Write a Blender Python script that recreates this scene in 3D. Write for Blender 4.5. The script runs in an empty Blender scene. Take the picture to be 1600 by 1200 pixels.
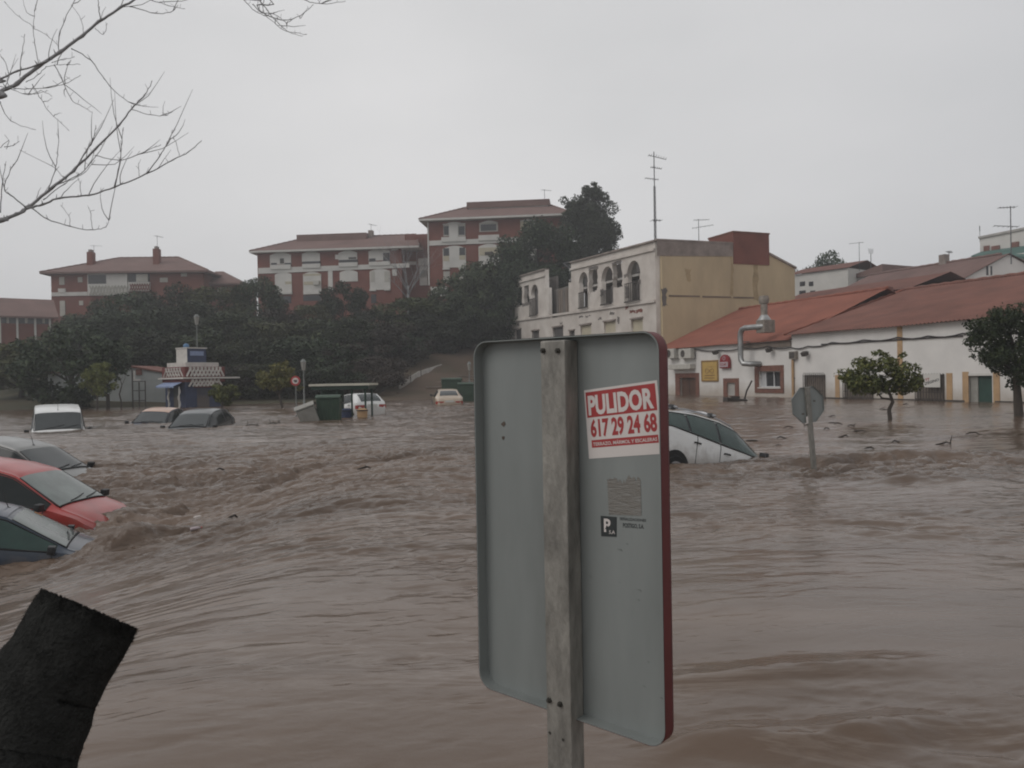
import bpy, bmesh, math, random
import numpy as np
from mathutils import Vector, Matrix, noise as mnoise
R = math.radians
rng = random.Random(7)
nrg = np.random.default_rng(11)
scn = bpy.context.scene
COL = scn.collection

# ------------------------------------------------------------------ camera
FPX, CAMZ = 1200.0, 1.6
PITCH, ROLL = 9.0/1200.0, 0.018
CAM = Vector((0, 0, CAMZ))
_F = Vector((0, math.cos(PITCH), -math.sin(PITCH)))
_U0 = Vector((0, math.sin(PITCH), math.cos(PITCH)))
_R0 = Vector((1, 0, 0))
_R = _R0*math.cos(ROLL) - _U0*math.sin(ROLL)
_U = _R0*math.sin(ROLL) + _U0*math.cos(ROLL)
cam_d = bpy.data.cameras.new('camera')
cam_d.sensor_width = 36; cam_d.lens = 36*FPX/1600; cam_d.sensor_fit = 'HORIZONTAL'
cam_d.clip_start = 0.02; cam_d.clip_end = 2000
cam = bpy.data.objects.new('camera', cam_d); COL.objects.link(cam)
cam.matrix_world = Matrix(((_R.x, _U.x, -_F.x, CAM.x), (_R.y, _U.y, -_F.y, CAM.y), (_R.z, _U.z, -_F.z, CAM.z), (0, 0, 0, 1)))
scn.camera = cam

# ------------------------------------------------------------------ world, sun, exposure
SUN_EL, SUN_AZ = 42, 248           # azimuth clockwise from +Y
W = bpy.data.worlds.new('World'); scn.world = W; W.use_nodes = True
nt = W.node_tree; N = nt.nodes; LK = nt.links
bg = N['Background']; bg.inputs['Strength'].default_value = 0.1
sky = N.new('ShaderNodeTexSky'); sky.sky_type = 'NISHITA'; sky.sun_disc = False
sky.sun_elevation = R(SUN_EL); sky.sun_rotation = R(SUN_AZ); sky.dust_density = 4
hs = N.new('ShaderNodeHueSaturation'); hs.inputs['Saturation'].default_value = 0.08
hs.inputs['Value'].default_value = 0.9
LK.new(sky.outputs[0], hs.inputs['Color'])
tc = N.new('ShaderNodeTexCoord')
mp = N.new('ShaderNodeMapping'); mp.inputs['Scale'].default_value = (1.2, 1.2, 3.0)
LK.new(tc.outputs['Generated'], mp.inputs[0])
ns = N.new('ShaderNodeTexNoise'); ns.inputs['Scale'].default_value = 1.3; ns.inputs['Detail'].default_value = 5
ns.inputs['Roughness'].default_value = 0.45
LK.new(mp.outputs[0], ns.inputs['Vector'])
cr = N.new('ShaderNodeValToRGB')
cr.color_ramp.elements[0].position = 0.3; cr.color_ramp.elements[0].color = (5.9, 6.0, 6.1, 1)
cr.color_ramp.elements[1].position = 0.7; cr.color_ramp.elements[1].color = (7.3, 7.32, 7.4, 1)
LK.new(ns.outputs['Fac'], cr.inputs[0])
mx = N.new('ShaderNodeMix'); mx.data_type = 'RGBA'; mx.inputs[0].default_value = 0.9
LK.new(hs.outputs[0], mx.inputs[6]); LK.new(cr.outputs[0], mx.inputs[7])
vm = N.new('ShaderNodeVectorMath'); vm.operation = 'DOT_PRODUCT'; vm.inputs[1].default_value = Vector((-0.16, 0.95, 0.26)).normalized()
vn = N.new('ShaderNodeVectorMath'); vn.operation = 'NORMALIZE'; LK.new(tc.outputs['Generated'], vn.inputs[0]); LK.new(vn.outputs[0], vm.inputs[0])
gr = N.new('ShaderNodeValToRGB'); LK.new(vm.outputs['Value'], gr.inputs[0])
gr.color_ramp.elements[0].position = 0.70; gr.color_ramp.elements[0].color = (0.91, 0.915, 0.93, 1)
gr.color_ramp.elements[1].position = 1.0; gr.color_ramp.elements[1].color = (1.15, 1.14, 1.135, 1)
mm = N.new('ShaderNodeMix'); mm.data_type = 'RGBA'; mm.blend_type = 'MULTIPLY'; mm.inputs[0].default_value = 1
LK.new(mx.outputs[2], mm.inputs[6]); LK.new(gr.outputs[0], mm.inputs[7]); LK.new(mm.outputs[2], bg.inputs['Color'])
sun_d = bpy.data.lights.new('sun', 'SUN'); sun_d.energy = 0.95; sun_d.angle = R(35); sun_d.color = (1, 0.965, 0.93)
sun = bpy.data.objects.new('sun', sun_d); COL.objects.link(sun)
_sd = Vector((math.sin(R(SUN_AZ))*math.cos(R(SUN_EL)), math.cos(R(SUN_AZ))*math.cos(R(SUN_EL)), math.sin(R(SUN_EL))))
sun.rotation_euler = _sd.to_track_quat('Z', 'Y').to_euler()
scn.view_settings.view_transform = 'Standard'; scn.view_settings.look = 'None'
scn.cycles.filter_width = 2.0
scn.view_settings.exposure = -0.06; scn.view_settings.gamma = 1
HAZE_DENSITY = 0.0014

# ------------------------------------------------------------------ pixel -> place helpers
def ray(px, py):
    v = _F*FPX + _R*(px-800) + _U*(600-py)
    return v / v.y
def at(px, py, D):
    return CAM + ray(px, py)*D
def on_z(px, py, z=0.0):
    r = ray(px, py); return CAM + r*((z-CAMZ)/r.z)
def Z_at(px, py, D): return at(px, py, D).z

class Frame:
    """vertical plane: local x along the wall, y away from the viewer, z up"""
    def __init__(s, ox, oy, phi):
        s.o = Vector((ox, oy, 0)); s.phi = phi
        s.x = Vector((math.cos(phi), math.sin(phi), 0)); s.y = Vector((-math.sin(phi), math.cos(phi), 0))
    def px(s, px, py, yl=0.0):
        r = ray(px, py)
        t = ((s.o + s.y*yl - CAM).dot(s.y))/r.dot(s.y)
        p = CAM + r*t - s.o
        return (p.dot(s.x), p.z)
    def rect(s, x0, y0, x1, y1, yl=0.0):
        xm, ym = (x0+x1)/2, (y0+y1)/2
        return (s.px(x0, ym, yl)[0], s.px(xm, y1, yl)[1], s.px(x1, ym, yl)[0], s.px(xm, y0, yl)[1])
    def loc(s, p):
        q = Vector(p)-s.o; return Vector((q.dot(s.x), q.dot(s.y), q.z))

# ------------------------------------------------------------------ materials
def newmat(name):
    m = bpy.data.materials.new(name); m.use_nodes = True
    return m, m.node_tree.nodes, m.node_tree.links, m.node_tree.nodes['Principled BSDF']
def mat(name, col, rough=0.7, var=0.25, scale=3.0, bump=0.0, bscale=None, metal=0.0, spec=0.5, col2=None, coat=0.0, stretch=(1, 1, 1), detail=6):
    m, n, l, b = newmat(name)
    b.inputs['Roughness'].default_value = rough; b.inputs['Metallic'].default_value = metal
    b.inputs['Specular IOR Level'].default_value = spec
    if coat: b.inputs['Coat Weight'].default_value = coat; b.inputs['Coat Roughness'].default_value = 0.08
    tcn = n.new('ShaderNodeTexCoord'); mpn = n.new('ShaderNodeMapping'); mpn.inputs['Scale'].default_value = stretch
    l.new(tcn.outputs['Object'], mpn.inputs[0])
    t = n.new('ShaderNodeTexNoise'); t.inputs['Scale'].default_value = scale; t.inputs['Detail'].default_value = detail
    t.inputs['Roughness'].default_value = 0.6
    l.new(mpn.outputs[0], t.inputs['Vector'])
    r = n.new('ShaderNodeValToRGB'); r.color_ramp.elements[0].position = 0.3; r.color_ramp.elements[1].position = 0.72
    c2 = col2 or tuple(c*(1-var) for c in col); c1 = tuple(min(1, c*(1+var*0.35)) for c in col)
    r.color_ramp.elements[0].color = (*c2, 1); r.color_ramp.elements[1].color = (*c1, 1)
    l.new(t.outputs['Fac'], r.inputs[0]); l.new(r.outputs[0], b.inputs['Base Color'])
    if bump:
        t2 = n.new('ShaderNodeTexNoise'); t2.inputs['Scale'].default_value = bscale or scale*6; t2.inputs['Detail'].default_value = 5
        l.new(mpn.outputs[0], t2.inputs['Vector'])
        bn = n.new('ShaderNodeBump'); bn.inputs['Strength'].default_value = bump; bn.inputs['Distance'].default_value = 0.02
        l.new(t2.outputs['Fac'], bn.inputs['Height']); l.new(bn.outputs[0], b.inputs['Normal'])
    return m
def leafmat(name, c1, c2, c3):
    m, n, l, b = newmat(name)
    b.inputs['Roughness'].default_value = 0.62; b.inputs['Specular IOR Level'].default_value = 0.25
    g = n.new('ShaderNodeNewGeometry'); tcn = n.new('ShaderNodeTexCoord')
    t = n.new('ShaderNodeTexNoise'); t.inputs['Scale'].default_value = 4.0; t.inputs['Detail'].default_value = 3
    l.new(tcn.outputs['Object'], t.inputs['Vector'])
    a = n.new('ShaderNodeMath'); a.operation = 'MULTIPLY_ADD'; a.inputs[1].default_value = 0.45; 
    l.new(g.outputs['Random Per Island'], a.inputs[0]); 
    s = n.new('ShaderNodeMath'); s.operation = 'MULTIPLY'; s.inputs[1].default_value = 0.55; l.new(t.outputs['Fac'], s.inputs[0])
    l.new(s.outputs[0], a.inputs[2])
    r = n.new('ShaderNodeValToRGB'); r.color_ramp.elements[0].position = 0.15; r.color_ramp.elements[0].color = (*c1, 1)
    r.color_ramp.elements[1].position = 0.85; r.color_ramp.elements[1].color = (*c3, 1)
    e = r.color_ramp.elements.new(0.5); e.color = (*c2, 1)
    l.new(a.outputs[0], r.inputs[0])
    oi = n.new('ShaderNodeObjectInfo'); hv = n.new('ShaderNodeHueSaturation'); l.new(r.outputs[0], hv.inputs['Color'])
    v = n.new('ShaderNodeMapRange'); v.inputs[3].default_value = 0.62; v.inputs[4].default_value = 1.55; l.new(oi.outputs['Random'], v.inputs[0]); l.new(v.outputs[0], hv.inputs['Value'])
    h2 = n.new('ShaderNodeMath'); h2.operation = 'MULTIPLY'; h2.inputs[1].default_value = 7.31; l.new(oi.outputs['Random'], h2.inputs[0]); h3 = n.new('ShaderNodeMath'); h3.operation = 'FRACT'; l.new(h2.outputs[0], h3.inputs[0])
    v2 = n.new('ShaderNodeMapRange'); v2.inputs[3].default_value = 0.465; v2.inputs[4].default_value = 0.515; l.new(h3.outputs[0], v2.inputs[0]); l.new(v2.outputs[0], hv.inputs['Hue'])
    l.new(hv.outputs[0], b.inputs['Base Color'])
    return m
M = {}
M['white_wall'] = mat('white_wall', (0.70, 0.675, 0.64), 0.85, 0.14, 0.6, 0.15, 6, detail=9)
m_ = M['white_wall']; n = m_.node_tree.nodes; l = m_.node_tree.links; b = n['Principled BSDF']
src = b.inputs['Base Color'].links[0].from_socket; tcn = n.new('ShaderNodeTexCoord'); sz = n.new('ShaderNodeSeparateXYZ'); l.new(tcn.outputs['Object'], sz.inputs[0])
tn = n.new('ShaderNodeTexNoise'); tn.inputs['Scale'].default_value = 0.9; tn.inputs['Detail'].default_value = 8; tn.inputs['Roughness'].default_value = 0.65; l.new(tcn.outputs['Object'], tn.inputs['Vector'])
ma = n.new('ShaderNodeMath'); ma.operation = 'MULTIPLY_ADD'; ma.inputs[1].default_value = -1.6; l.new(tn.outputs['Fac'], ma.inputs[0]); l.new(sz.outputs[2], ma.inputs[2])
mr = n.new('ShaderNodeMapRange'); mr.inputs[1].default_value = -0.75; mr.inputs[2].default_value = 0.25; mr.inputs[3].default_value = 0.75; mr.inputs[4].default_value = 0.0; l.new(ma.outputs[0], mr.inputs[0])
mxx = n.new('ShaderNodeMix'); mxx.data_type = 'RGBA'; l.new(mr.outputs[0], mxx.inputs[0]); l.new(src, mxx.inputs[6]); mxx.inputs[7].default_value = (0.36, 0.30, 0.24, 1); l.new(mxx.outputs[2], b.inputs['Base Color'])
M['ruin_white'] = mat('ruin_white', (0.62, 0.575, 0.525), 0.9, 0.2, 0.55, 0.3, 5, col2=(0.44, 0.39, 0.345), detail=9)
M['ruin_yellow'] = mat('ruin_yellow', (0.53, 0.425, 0.265), 0.9, 0.3, 0.35, 0.2, 5, col2=(0.40, 0.315, 0.20), stretch=(1, 1, 0.35), detail=9)
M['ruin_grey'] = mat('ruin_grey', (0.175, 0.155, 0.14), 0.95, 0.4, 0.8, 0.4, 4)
M['damp_stain'] = mat('damp_stain', (0.20, 0.15, 0.11), 0.95, 0.3, 1.5)
M['parapet'] = mat('parapet', (0.30, 0.25, 0.22), 0.95, 0.45, 0.9, 0.3, 5, detail=9)
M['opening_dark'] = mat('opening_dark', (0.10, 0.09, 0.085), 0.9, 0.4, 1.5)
M['brick'] = mat('brick', (0.195, 0.066, 0.047), 0.9, 0.25, 0.5, 0.2, 8, detail=9)
M['brick_trim'] = mat('brick_trim', (0.19, 0.085, 0.06), 0.9, 0.35, 3, 0.3, 12)
M['roof_tile'] = mat('roof_tile', (0.205, 0.088, 0.064), 0.85, 0.32, 0.5, 0.3, 8, detail=10)
M['roof_tile_red'] = mat('roof_tile_red', (0.27, 0.092, 0.058), 0.8, 0.25, 0.6, 0.3, 8, detail=10)
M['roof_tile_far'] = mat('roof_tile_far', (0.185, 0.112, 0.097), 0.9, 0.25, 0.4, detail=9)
M['roof_tile_dark'] = mat('roof_tile_dark', (0.19, 0.085, 0.065), 0.9, 0.3, 0.5, detail=9)
M['apt_white'] = mat('apt_white', (0.60, 0.58, 0.54), 0.85, 0.15, 0.5, detail=8)
M['apt_blind'] = mat('apt_blind', (0.46, 0.44, 0.39), 0.75, 0.15, 1)
M['apt_cream'] = mat('apt_cream', (0.47, 0.42, 0.31), 0.8, 0.15, 1)
M['dark_window'] = mat('dark_window', (0.045, 0.045, 0.048), 0.25, 0.3, 2)
M['galv'] = mat('galv', (0.30, 0.285, 0.255), 0.62, 0.45, 26, 0.25, 80, metal=0.45, stretch=(1, 1, 0.35), detail=10)
M['galv_dark'] = mat('galv_dark', (0.22, 0.23, 0.22), 0.6, 0.3, 14, 0.15, 60, metal=0.4)
M['sign_back'] = mat('sign_back', (0.255, 0.272, 0.262), 0.5, 0.30, 3.0, 0.06, 9, metal=0.15, stretch=(1, 1, 0.22), detail=12)
M['sign_red'] = mat('sign_red', (0.13, 0.026, 0.026), 0.55, 0.25, 8)
M['bolt'] = mat('bolt', (0.08, 0.075, 0.065), 0.6, 0.4, 60, metal=0.6)
M['paper'] = mat('paper', (0.62, 0.57, 0.54), 0.7, 0.07, 14)
M['ink_red'] = mat('ink_red', (0.36, 0.042, 0.042), 0.6, 0.15, 20)
M['ink_black'] = mat('ink_black', (0.03, 0.035, 0.035), 0.6, 0.2, 20)
M['glue'] = mat('glue', (0.15, 0.135, 0.115), 0.9, 0.5, 40, 0.4, 90, col2=(0.22, 0.215, 0.20), stretch=(0.5, 1, 3))
M['rust'] = mat('rust', (0.10, 0.075, 0.06), 0.9, 0.4, 60)
M['fleece'] = mat('fleece', (0.031, 0.031, 0.029), 1.0, 0.4, 60, 0.6, 300, spec=0.1)
M['bark'] = mat('bark', (0.075, 0.06, 0.048), 0.95, 0.4, 12, 0.5, 40, stretch=(1, 1, 0.3))
M['bark_dark'] = mat('bark_dark', (0.045, 0.037, 0.03), 0.95, 0.4, 12, 0.4, 40)
M['twig'] = mat('twig', (0.27, 0.265, 0.265), 0.9, 0.3, 25)
M['leaf_dark'] = leafmat('leaf_dark', (0.010, 0.018, 0.009), (0.024, 0.038, 0.017), (0.062, 0.082, 0.034))
M['leaf_olive'] = leafmat('leaf_olive', (0.020, 0.026, 0.010), (0.045, 0.054, 0.019), (0.092, 0.100, 0.038))
M['leaf_brown'] = leafmat('leaf_brown', (0.022, 0.018, 0.013), (0.035, 0.029, 0.02), (0.055, 0.045, 0.03))
M['leaf_orange_tree'] = leafmat('leaf_orange_tree', (0.038, 0.050, 0.014), (0.10, 0.11, 0.03), (0.21, 0.195, 0.06))
M['leaf_bright'] = leafmat('leaf_bright', (0.030, 0.046, 0.010), (0.066, 0.085, 0.020), (0.12, 0.13, 0.034))
M['leaf_right'] = leafmat('leaf_right', (0.012, 0.022, 0.009), (0.026, 0.040, 0.014), (0.065, 0.078, 0.026))
M['tyre'] = mat('tyre', (0.015, 0.015, 0.015), 0.85, 0.3, 10)
M['rim'] = mat('rim', (0.4, 0.4, 0.41), 0.35, 0.15, 10, metal=0.8)
M['plastic'] = mat('plastic', (0.022, 0.023, 0.025), 0.5, 0.3, 10)
M['seam'] = mat('seam', (0.02, 0.02, 0.02), 0.8, 0.2, 10)
M['lamp_glass'] = mat('lamp_glass', (0.5, 0.5, 0.5), 0.15, 0.2, 20)
M['tail_red'] = mat('tail_red', (0.35, 0.03, 0.02), 0.2, 0.2, 20)
M['plate'] = mat('plate', (0.6, 0.6, 0.56), 0.5, 0.1, 5)
def glassmat(name, col, rough=0.06):
    return mat(name, col, rough, 0.35, 2.5, spec=0.9)
M['glass'] = glassmat('glass', (0.035, 0.042, 0.042))
M['side_glass'] = mat('side_glass', (0.022, 0.026, 0.026), 0.12, 0.3, 2.5, spec=0.22)
M['glass_sky_tint'] = glassmat('glass_sky_tint', (0.17, 0.20, 0.185), 0.2)  # pale base colour paints in the sky reflected by the windscreens
M['glass_green'] = glassmat('glass_green', (0.030, 0.062, 0.052), 0.10)
M['glass_green'].node_tree.nodes['Principled BSDF'].inputs['Specular IOR Level'].default_value = 0.4
def paint(name, col, dirt=0.35, rough=0.32):
    m = mat(name, col, rough, dirt, 1.6, coat=0.45, detail=9); n = m.node_tree.nodes; l = m.node_tree.links; b = n['Principled BSDF']
    src = b.inputs['Base Color'].links[0].from_socket; t = n.new('ShaderNodeTexCoord'); sz = n.new('ShaderNodeSeparateXYZ'); l.new(t.outputs['Object'], sz.inputs[0])
    q = n.new('ShaderNodeTexNoise'); q.inputs['Scale'].default_value = 3.5; q.inputs['Detail'].default_value = 9; q.inputs['Roughness'].default_value = 0.7; l.new(t.outputs['Object'], q.inputs['Vector'])
    a = n.new('ShaderNodeMath'); a.operation = 'MULTIPLY_ADD'; a.inputs[1].default_value = -0.9; l.new(q.outputs['Fac'], a.inputs[0]); l.new(sz.outputs[2], a.inputs[2])
    r = n.new('ShaderNodeMapRange'); r.inputs[1].default_value = 0.15; r.inputs[2].default_value = 0.42; r.inputs[3].default_value = 0.45; r.inputs[4].default_value = 0.0; l.new(a.outputs[0], r.inputs[0])
    x = n.new('ShaderNodeMix'); x.data_type = 'RGBA'; l.new(r.outputs[0], x.inputs[0]); l.new(src, x.inputs[6]); x.inputs[7].default_value = (0.17, 0.125, 0.09, 1); l.new(x.outputs[2], b.inputs['Base Color'])
    return m
M['p_red'] = paint('p_red', (0.42, 0.036, 0.030)); M['p_blue'] = paint('p_blue', (0.014, 0.028, 0.052))
M['p_grey'] = paint('p_grey', (0.20, 0.20, 0.19)); M['p_lavender'] = paint('p_lavender', (0.06, 0.07, 0.105)); M['p_white'] = paint('p_white', (0.78, 0.78, 0.76), 0.10)
M['p_cream'] = paint('p_cream', (0.52, 0.42, 0.32), 0.2); M['p_dark'] = paint('p_dark', (0.055, 0.062, 0.066))
M['p_navy'] = paint('p_navy', (0.03, 0.036, 0.06)); M['copper'] = paint('copper', (0.50, 0.29, 0.19), 0.2)
M['orange_label'] = mat('orange_label', (0.55, 0.20, 0.02), 0.6, 0.2, 20)
M['green_bin'] = mat('green_bin', (0.028, 0.06, 0.035), 0.55, 0.3, 3); M['grey_bin'] = mat('grey_bin', (0.30, 0.29, 0.26), 0.7, 0.25, 3)
M['green_paint'] = mat('green_paint', (0.022, 0.05, 0.035), 0.55, 0.3, 3); M['green_door'] = mat('green_door', (0.022, 0.06, 0.045), 0.6, 0.3, 3)
M['cream_roof'] = mat('cream_roof', (0.56, 0.53, 0.44), 0.6, 0.2, 2)
M['ochre'] = mat('ochre', (0.46, 0.30, 0.165), 0.9, 0.25, 2, detail=9)
M['iron'] = mat('iron', (0.07, 0.06, 0.052), 0.7, 0.4, 10); M['shutter'] = mat('shutter', (0.20, 0.16, 0.13), 0.8, 0.3, 2, stretch=(1, 1, 0.3))
M['ac'] = mat('ac', (0.50, 0.48, 0.43), 0.6, 0.2, 4); M['duct'] = mat('duct', (0.42, 0.42, 0.41), 0.42, 0.4, 3, 0.1, 20, metal=0.8)
M['duct_old'] = mat('duct_old', (0.30, 0.26, 0.22), 0.6, 0.4, 4, metal=0.4)
M['yellow_sign'] = mat('yellow_sign', (0.50, 0.33, 0.10), 0.6, 0.2, 2); M['yellow_ink'] = mat('yellow_ink', (0.26, 0.15, 0.05), 0.7, 0.2, 5)
M['beer_red'] = mat('beer_red', (0.26, 0.02, 0.025), 0.5, 0.2, 4); M['beer_pale'] = mat('beer_pale', (0.5, 0.42, 0.44), 0.5, 0.15, 6)
M['wood'] = mat('wood', (0.10, 0.05, 0.032), 0.75, 0.35, 3, stretch=(1, 1, 0.2)); M['debris'] = mat('debris', (0.040, 0.030, 0.024), 0.8, 0.4, 10)
M['alu'] = mat('alu', (0.6, 0.6, 0.6), 0.5, 0.1, 10); M['cable'] = mat('cable', (0.05, 0.045, 0.045), 0.8, 0.2, 10)
M['antenna'] = mat('antenna', (0.12, 0.12, 0.125), 0.6, 0.3, 8, metal=0.3)
M['kiosk_red'] = mat('kiosk_red', (0.16, 0.04, 0.035), 0.8, 0.25, 3); M['kiosk_blue'] = mat('kiosk_blue', (0.035, 0.05, 0.105), 0.7, 0.25, 3)
M['kiosk_white'] = mat('kiosk_white', (0.58, 0.55, 0.51), 0.8, 0.2, 3); M['kiosk_stripe'] = mat('kiosk_stripe', (0.25, 0.31, 0.47), 0.8, 0.2, 3)
M['ball_blue'] = mat('ball_blue', (0.07, 0.18, 0.33), 0.4, 0.2, 4)
M['concrete'] = mat('concrete', (0.42, 0.40, 0.37), 0.9, 0.3, 1.2, 0.2, 8); M['slate_green'] = mat('slate_green', (0.06, 0.13, 0.11), 0.7, 0.3, 1.5)
M['garage'] = mat('garage', (0.40, 0.42, 0.41), 0.9, 0.25, 0.5, detail=9)
M['sign_paint_red'] = mat('sign_paint_red', (0.42, 0.04, 0.04), 0.5, 0.15, 5)

# ------------------------------------------------------------------ mesh helpers
class MB:
    def __init__(s): s.v = []; s.f = []
    def add(s, vs, fs):
        k = len(s.v); s.v += [tuple(v) for v in vs]; s.f += [tuple(i+k for i in f) for f in fs]; return s
    def box(s, x0, y0, z0, x1, y1, z1, rot=None, piv=None):
        vs = [Vector((x, y, z)) for x in (x0, x1) for y in (y0, y1) for z in (z0, z1)]
        if rot is not None:
            p = Vector(piv) if piv else Vector(((x0+x1)/2, (y0+y1)/2, (z0+z1)/2))
            vs = [rot @ (v-p) + p for v in vs]
        return s.add(vs, [(0, 1, 3, 2), (4, 6, 7, 5), (0, 4, 5, 1), (2, 3, 7, 6), (0, 2, 6, 4), (1, 5, 7, 3)])
    def tube(s, pts, rad, n=8, cap=True):
        pts = [Vector(p) for p in pts]
        if not isinstance(rad, (list, tuple)): rad = [rad]*len(pts)
        rings = []; up = None
        for i, p in enumerate(pts):
            d = (pts[min(i+1, len(pts)-1)] - pts[max(i-1, 0)]).normalized()
            if up is None:
                up = Vector((0, 0, 1)) if abs(d.z) < 0.9 else Vector((1, 0, 0))
            a = d.cross(up)
            if a.length < 1e-5: a = d.cross(Vector((0, 1, 0.3)))
            a.normalize(); b = a.cross(d).normalized(); up = b
            rings.append([p + (a*math.cos(2*math.pi*k/n) + b*math.sin(2*math.pi*k/n))*rad[i] for k in range(n)])
        vs = [v for r in rings for v in r]; fs = []
        for i in range(len(pts)-1):
            for k in range(n):
                fs.append((i*n+k, i*n+(k+1) % n, (i+1)*n+(k+1) % n, (i+1)*n+k))
        if cap:
            fs.append(tuple(range(n))[::-1]); fs.append(tuple((len(pts)-1)*n+k for k in range(n)))
        return s.add(vs, fs)
    def sphere(s, c, r, nu=12, nv=8, sc=(1, 1, 1)):
        c = Vector(c); vs = []; fs = []
        for j in range(nv+1):
            th = math.pi*j/nv
            for i in range(nu):
                ph = 2*math.pi*i/nu
                vs.append(c + Vector((math.sin(th)*math.cos(ph)*sc[0], math.sin(th)*math.sin(ph)*sc[1], math.cos(th)*sc[2]))*r)
        for j in range(nv):
            for i in range(nu):
                fs.append((j*nu+i, (j+1)*nu+i, (j+1)*nu+(i+1) % nu, j*nu+(i+1) % nu))
        return s.add(vs, fs)
    def prism(s, poly, y0, y1):
        """polygon in x,z extruded along y"""
        n = len(poly)
        vs = [(p[0], y0, p[1]) for p in poly] + [(p[0], y1, p[1]) for p in poly]
        fs = [tuple(range(n)), tuple(range(2*n-1, n-1, -1))] + [(i, n+i, n+(i+1) % n, (i+1) % n) for i in range(n)]
        return s.add(vs, fs)
    def grid(s, fn, nu, nv):
        vs = [fn(i/nu, j/nv) for i in range(nu+1) for j in range(nv+1)]
        fs = [(i*(nv+1)+j, (i+1)*(nv+1)+j, (i+1)*(nv+1)+j+1, i*(nv+1)+j+1) for i in range(nu) for j in range(nv)]
        return s.add(vs, fs)
    def build(s, name, m, parent=None, smooth=False, bevel=0, fixn=True, kind=None):
        me = bpy.data.meshes.new(name); me.from_pydata(s.v, [], s.f); me.update()
        if fixn:
            bm = bmesh.new(); bm.from_mesh(me); bmesh.ops.recalc_face_normals(bm, faces=bm.faces)
            if bevel:
                ed = [e for e in bm.edges if len(e.link_faces) == 2 and e.calc_face_angle(0) > 0.6]
                bmesh.ops.bevel(bm, geom=ed, offset=bevel, segments=2, affect='EDGES', profile=0.6, clamp_overlap=True)
            bm.to_mesh(me); bm.free()
        if smooth:
            for p in me.polygons: p.use_smooth = True
            if smooth == 'auto': me.set_sharp_from_angle(angle=R(38))
        return link(name, me, m, parent, kind)
def link(name, me, m, parent=None, kind=None):
    o = bpy.data.objects.new(name, me); COL.objects.link(o)
    if m is not None:
        me.materials.clear(); me.materials.append(M[m] if isinstance(m, str) else m)
    if parent is not None: o.parent = parent
    if kind: o['kind'] = kind
    return o
def tag(o, label, cat, group=None):
    o['label'] = label; o['category'] = cat
    if group: o['group'] = group
    return o
def thing(name, label, cat, loc=(0, 0, 0), rz=0.0, group=None):
    o = bpy.data.objects.new(name, None); COL.objects.link(o); o.location = loc; o.rotation_euler = (0, 0, rz)
    o.empty_display_size = 0.3
    return tag(o, label, cat, group)
def fthing(name, label, cat, fr, group=None):
    return thing(name, label, cat, fr.o, fr.phi, group)
def dup(root, loc, rz=0.0, scale=(1, 1, 1), label=None, group=None):
    r = root.copy(); COL.objects.link(r); r.location = loc; r.rotation_euler = (0, 0, rz); r.scale = scale
    if label: r['label'] = label
    if group: r['group'] = group
    for ch in list(root.children):
        c = ch.copy(); COL.objects.link(c); c.parent = r
        for g in list(ch.children):
            d = g.copy(); COL.objects.link(d); d.parent = c
    return r
def slab(outline, holes, thick, y0=0.0):
    """solid wall in the x,z plane with real openings"""
    cu = bpy.data.curves.new('slab', 'CURVE'); cu.dimensions = '2D'; cu.fill_mode = 'BOTH'; cu.extrude = thick/2
    for poly in [outline]+holes:
        sp = cu.splines.new('POLY'); sp.points.add(len(poly)-1)
        for i, p in enumerate(poly): sp.points[i].co = (p[0], p[1], 0, 1)
        sp.use_cyclic_u = True
    ob = bpy.data.objects.new('slab', cu)
    me = bpy.data.meshes.new_from_object(ob); bpy.data.objects.remove(ob)
    me.transform(Matrix(((1, 0, 0, 0), (0, 0, -1, y0+thick/2), (0, 1, 0, 0), (0, 0, 0, 1))))
    return me
def text_mesh(s, quad, bold=0.02, thick=0.0, y=0.0):
    """lettering fitted to a quad of four (x,z) corners TL,TR,BR,BL at depth y"""
    cu = bpy.data.curves.new('txt', 'FONT'); cu.body = s; cu.size = 1; cu.offset = bold; cu.resolution_u = 3
    ob = bpy.data.objects.new('txt', cu); me = bpy.data.meshes.new_from_object(ob); bpy.data.objects.remove(ob)
    xs = [v.co.x for v in me.vertices]; ys = [v.co.y for v in me.vertices]
    x0, x1, y0, y1 = min(xs), max(xs), min(ys), max(ys)
    TL, TR, BR, BL = [Vector(q) for q in quad]
    for v in me.vertices:
        u = (v.co.x-x0)/(x1-x0); w = (v.co.y-y0)/(y1-y0)
        p = (BL*(1-u)+BR*u)*(1-w) + (TL*(1-u)+TR*u)*w
        v.co = (p.x, y, p.y)
    return me
def rectpoly(x0, z0, x1, z1): return [(x0, z0), (x1, z0), (x1, z1), (x0, z1)]
def archpoly(x0, z0, x1, z1, n=8, horseshoe=0.0):
    r = (x1-x0)/2; cx = (x0+x1)/2; zc = z1-r*(1+horseshoe*0.3)
    rr = r*(1+horseshoe*0.15)
    pts = [(x0, z0), (x1, z0), (x1, zc)]
    for i in range(n+1):
        a = math.pi*i/n; pts.append((cx+rr*math.cos(a), zc+(z1-zc)*math.sin(a)))
    pts.append((x0, zc)); return pts
def roughpoly(x0, z0, x1, z1, seed, amp=0.12, n=6):
    q = random.Random(seed); pts = []
    cs = [(x0, z0), (x1, z0), (x1, z1), (x0, z1)]
    for i in range(4):
        a, b = cs[i], cs[(i+1) % 4]
        for k in range(n):
            t = k/n; pts.append((a[0]+(b[0]-a[0])*t+q.uniform(-amp, amp), a[1]+(b[1]-a[1])*t+q.uniform(-amp, amp)))
    return pts

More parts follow.
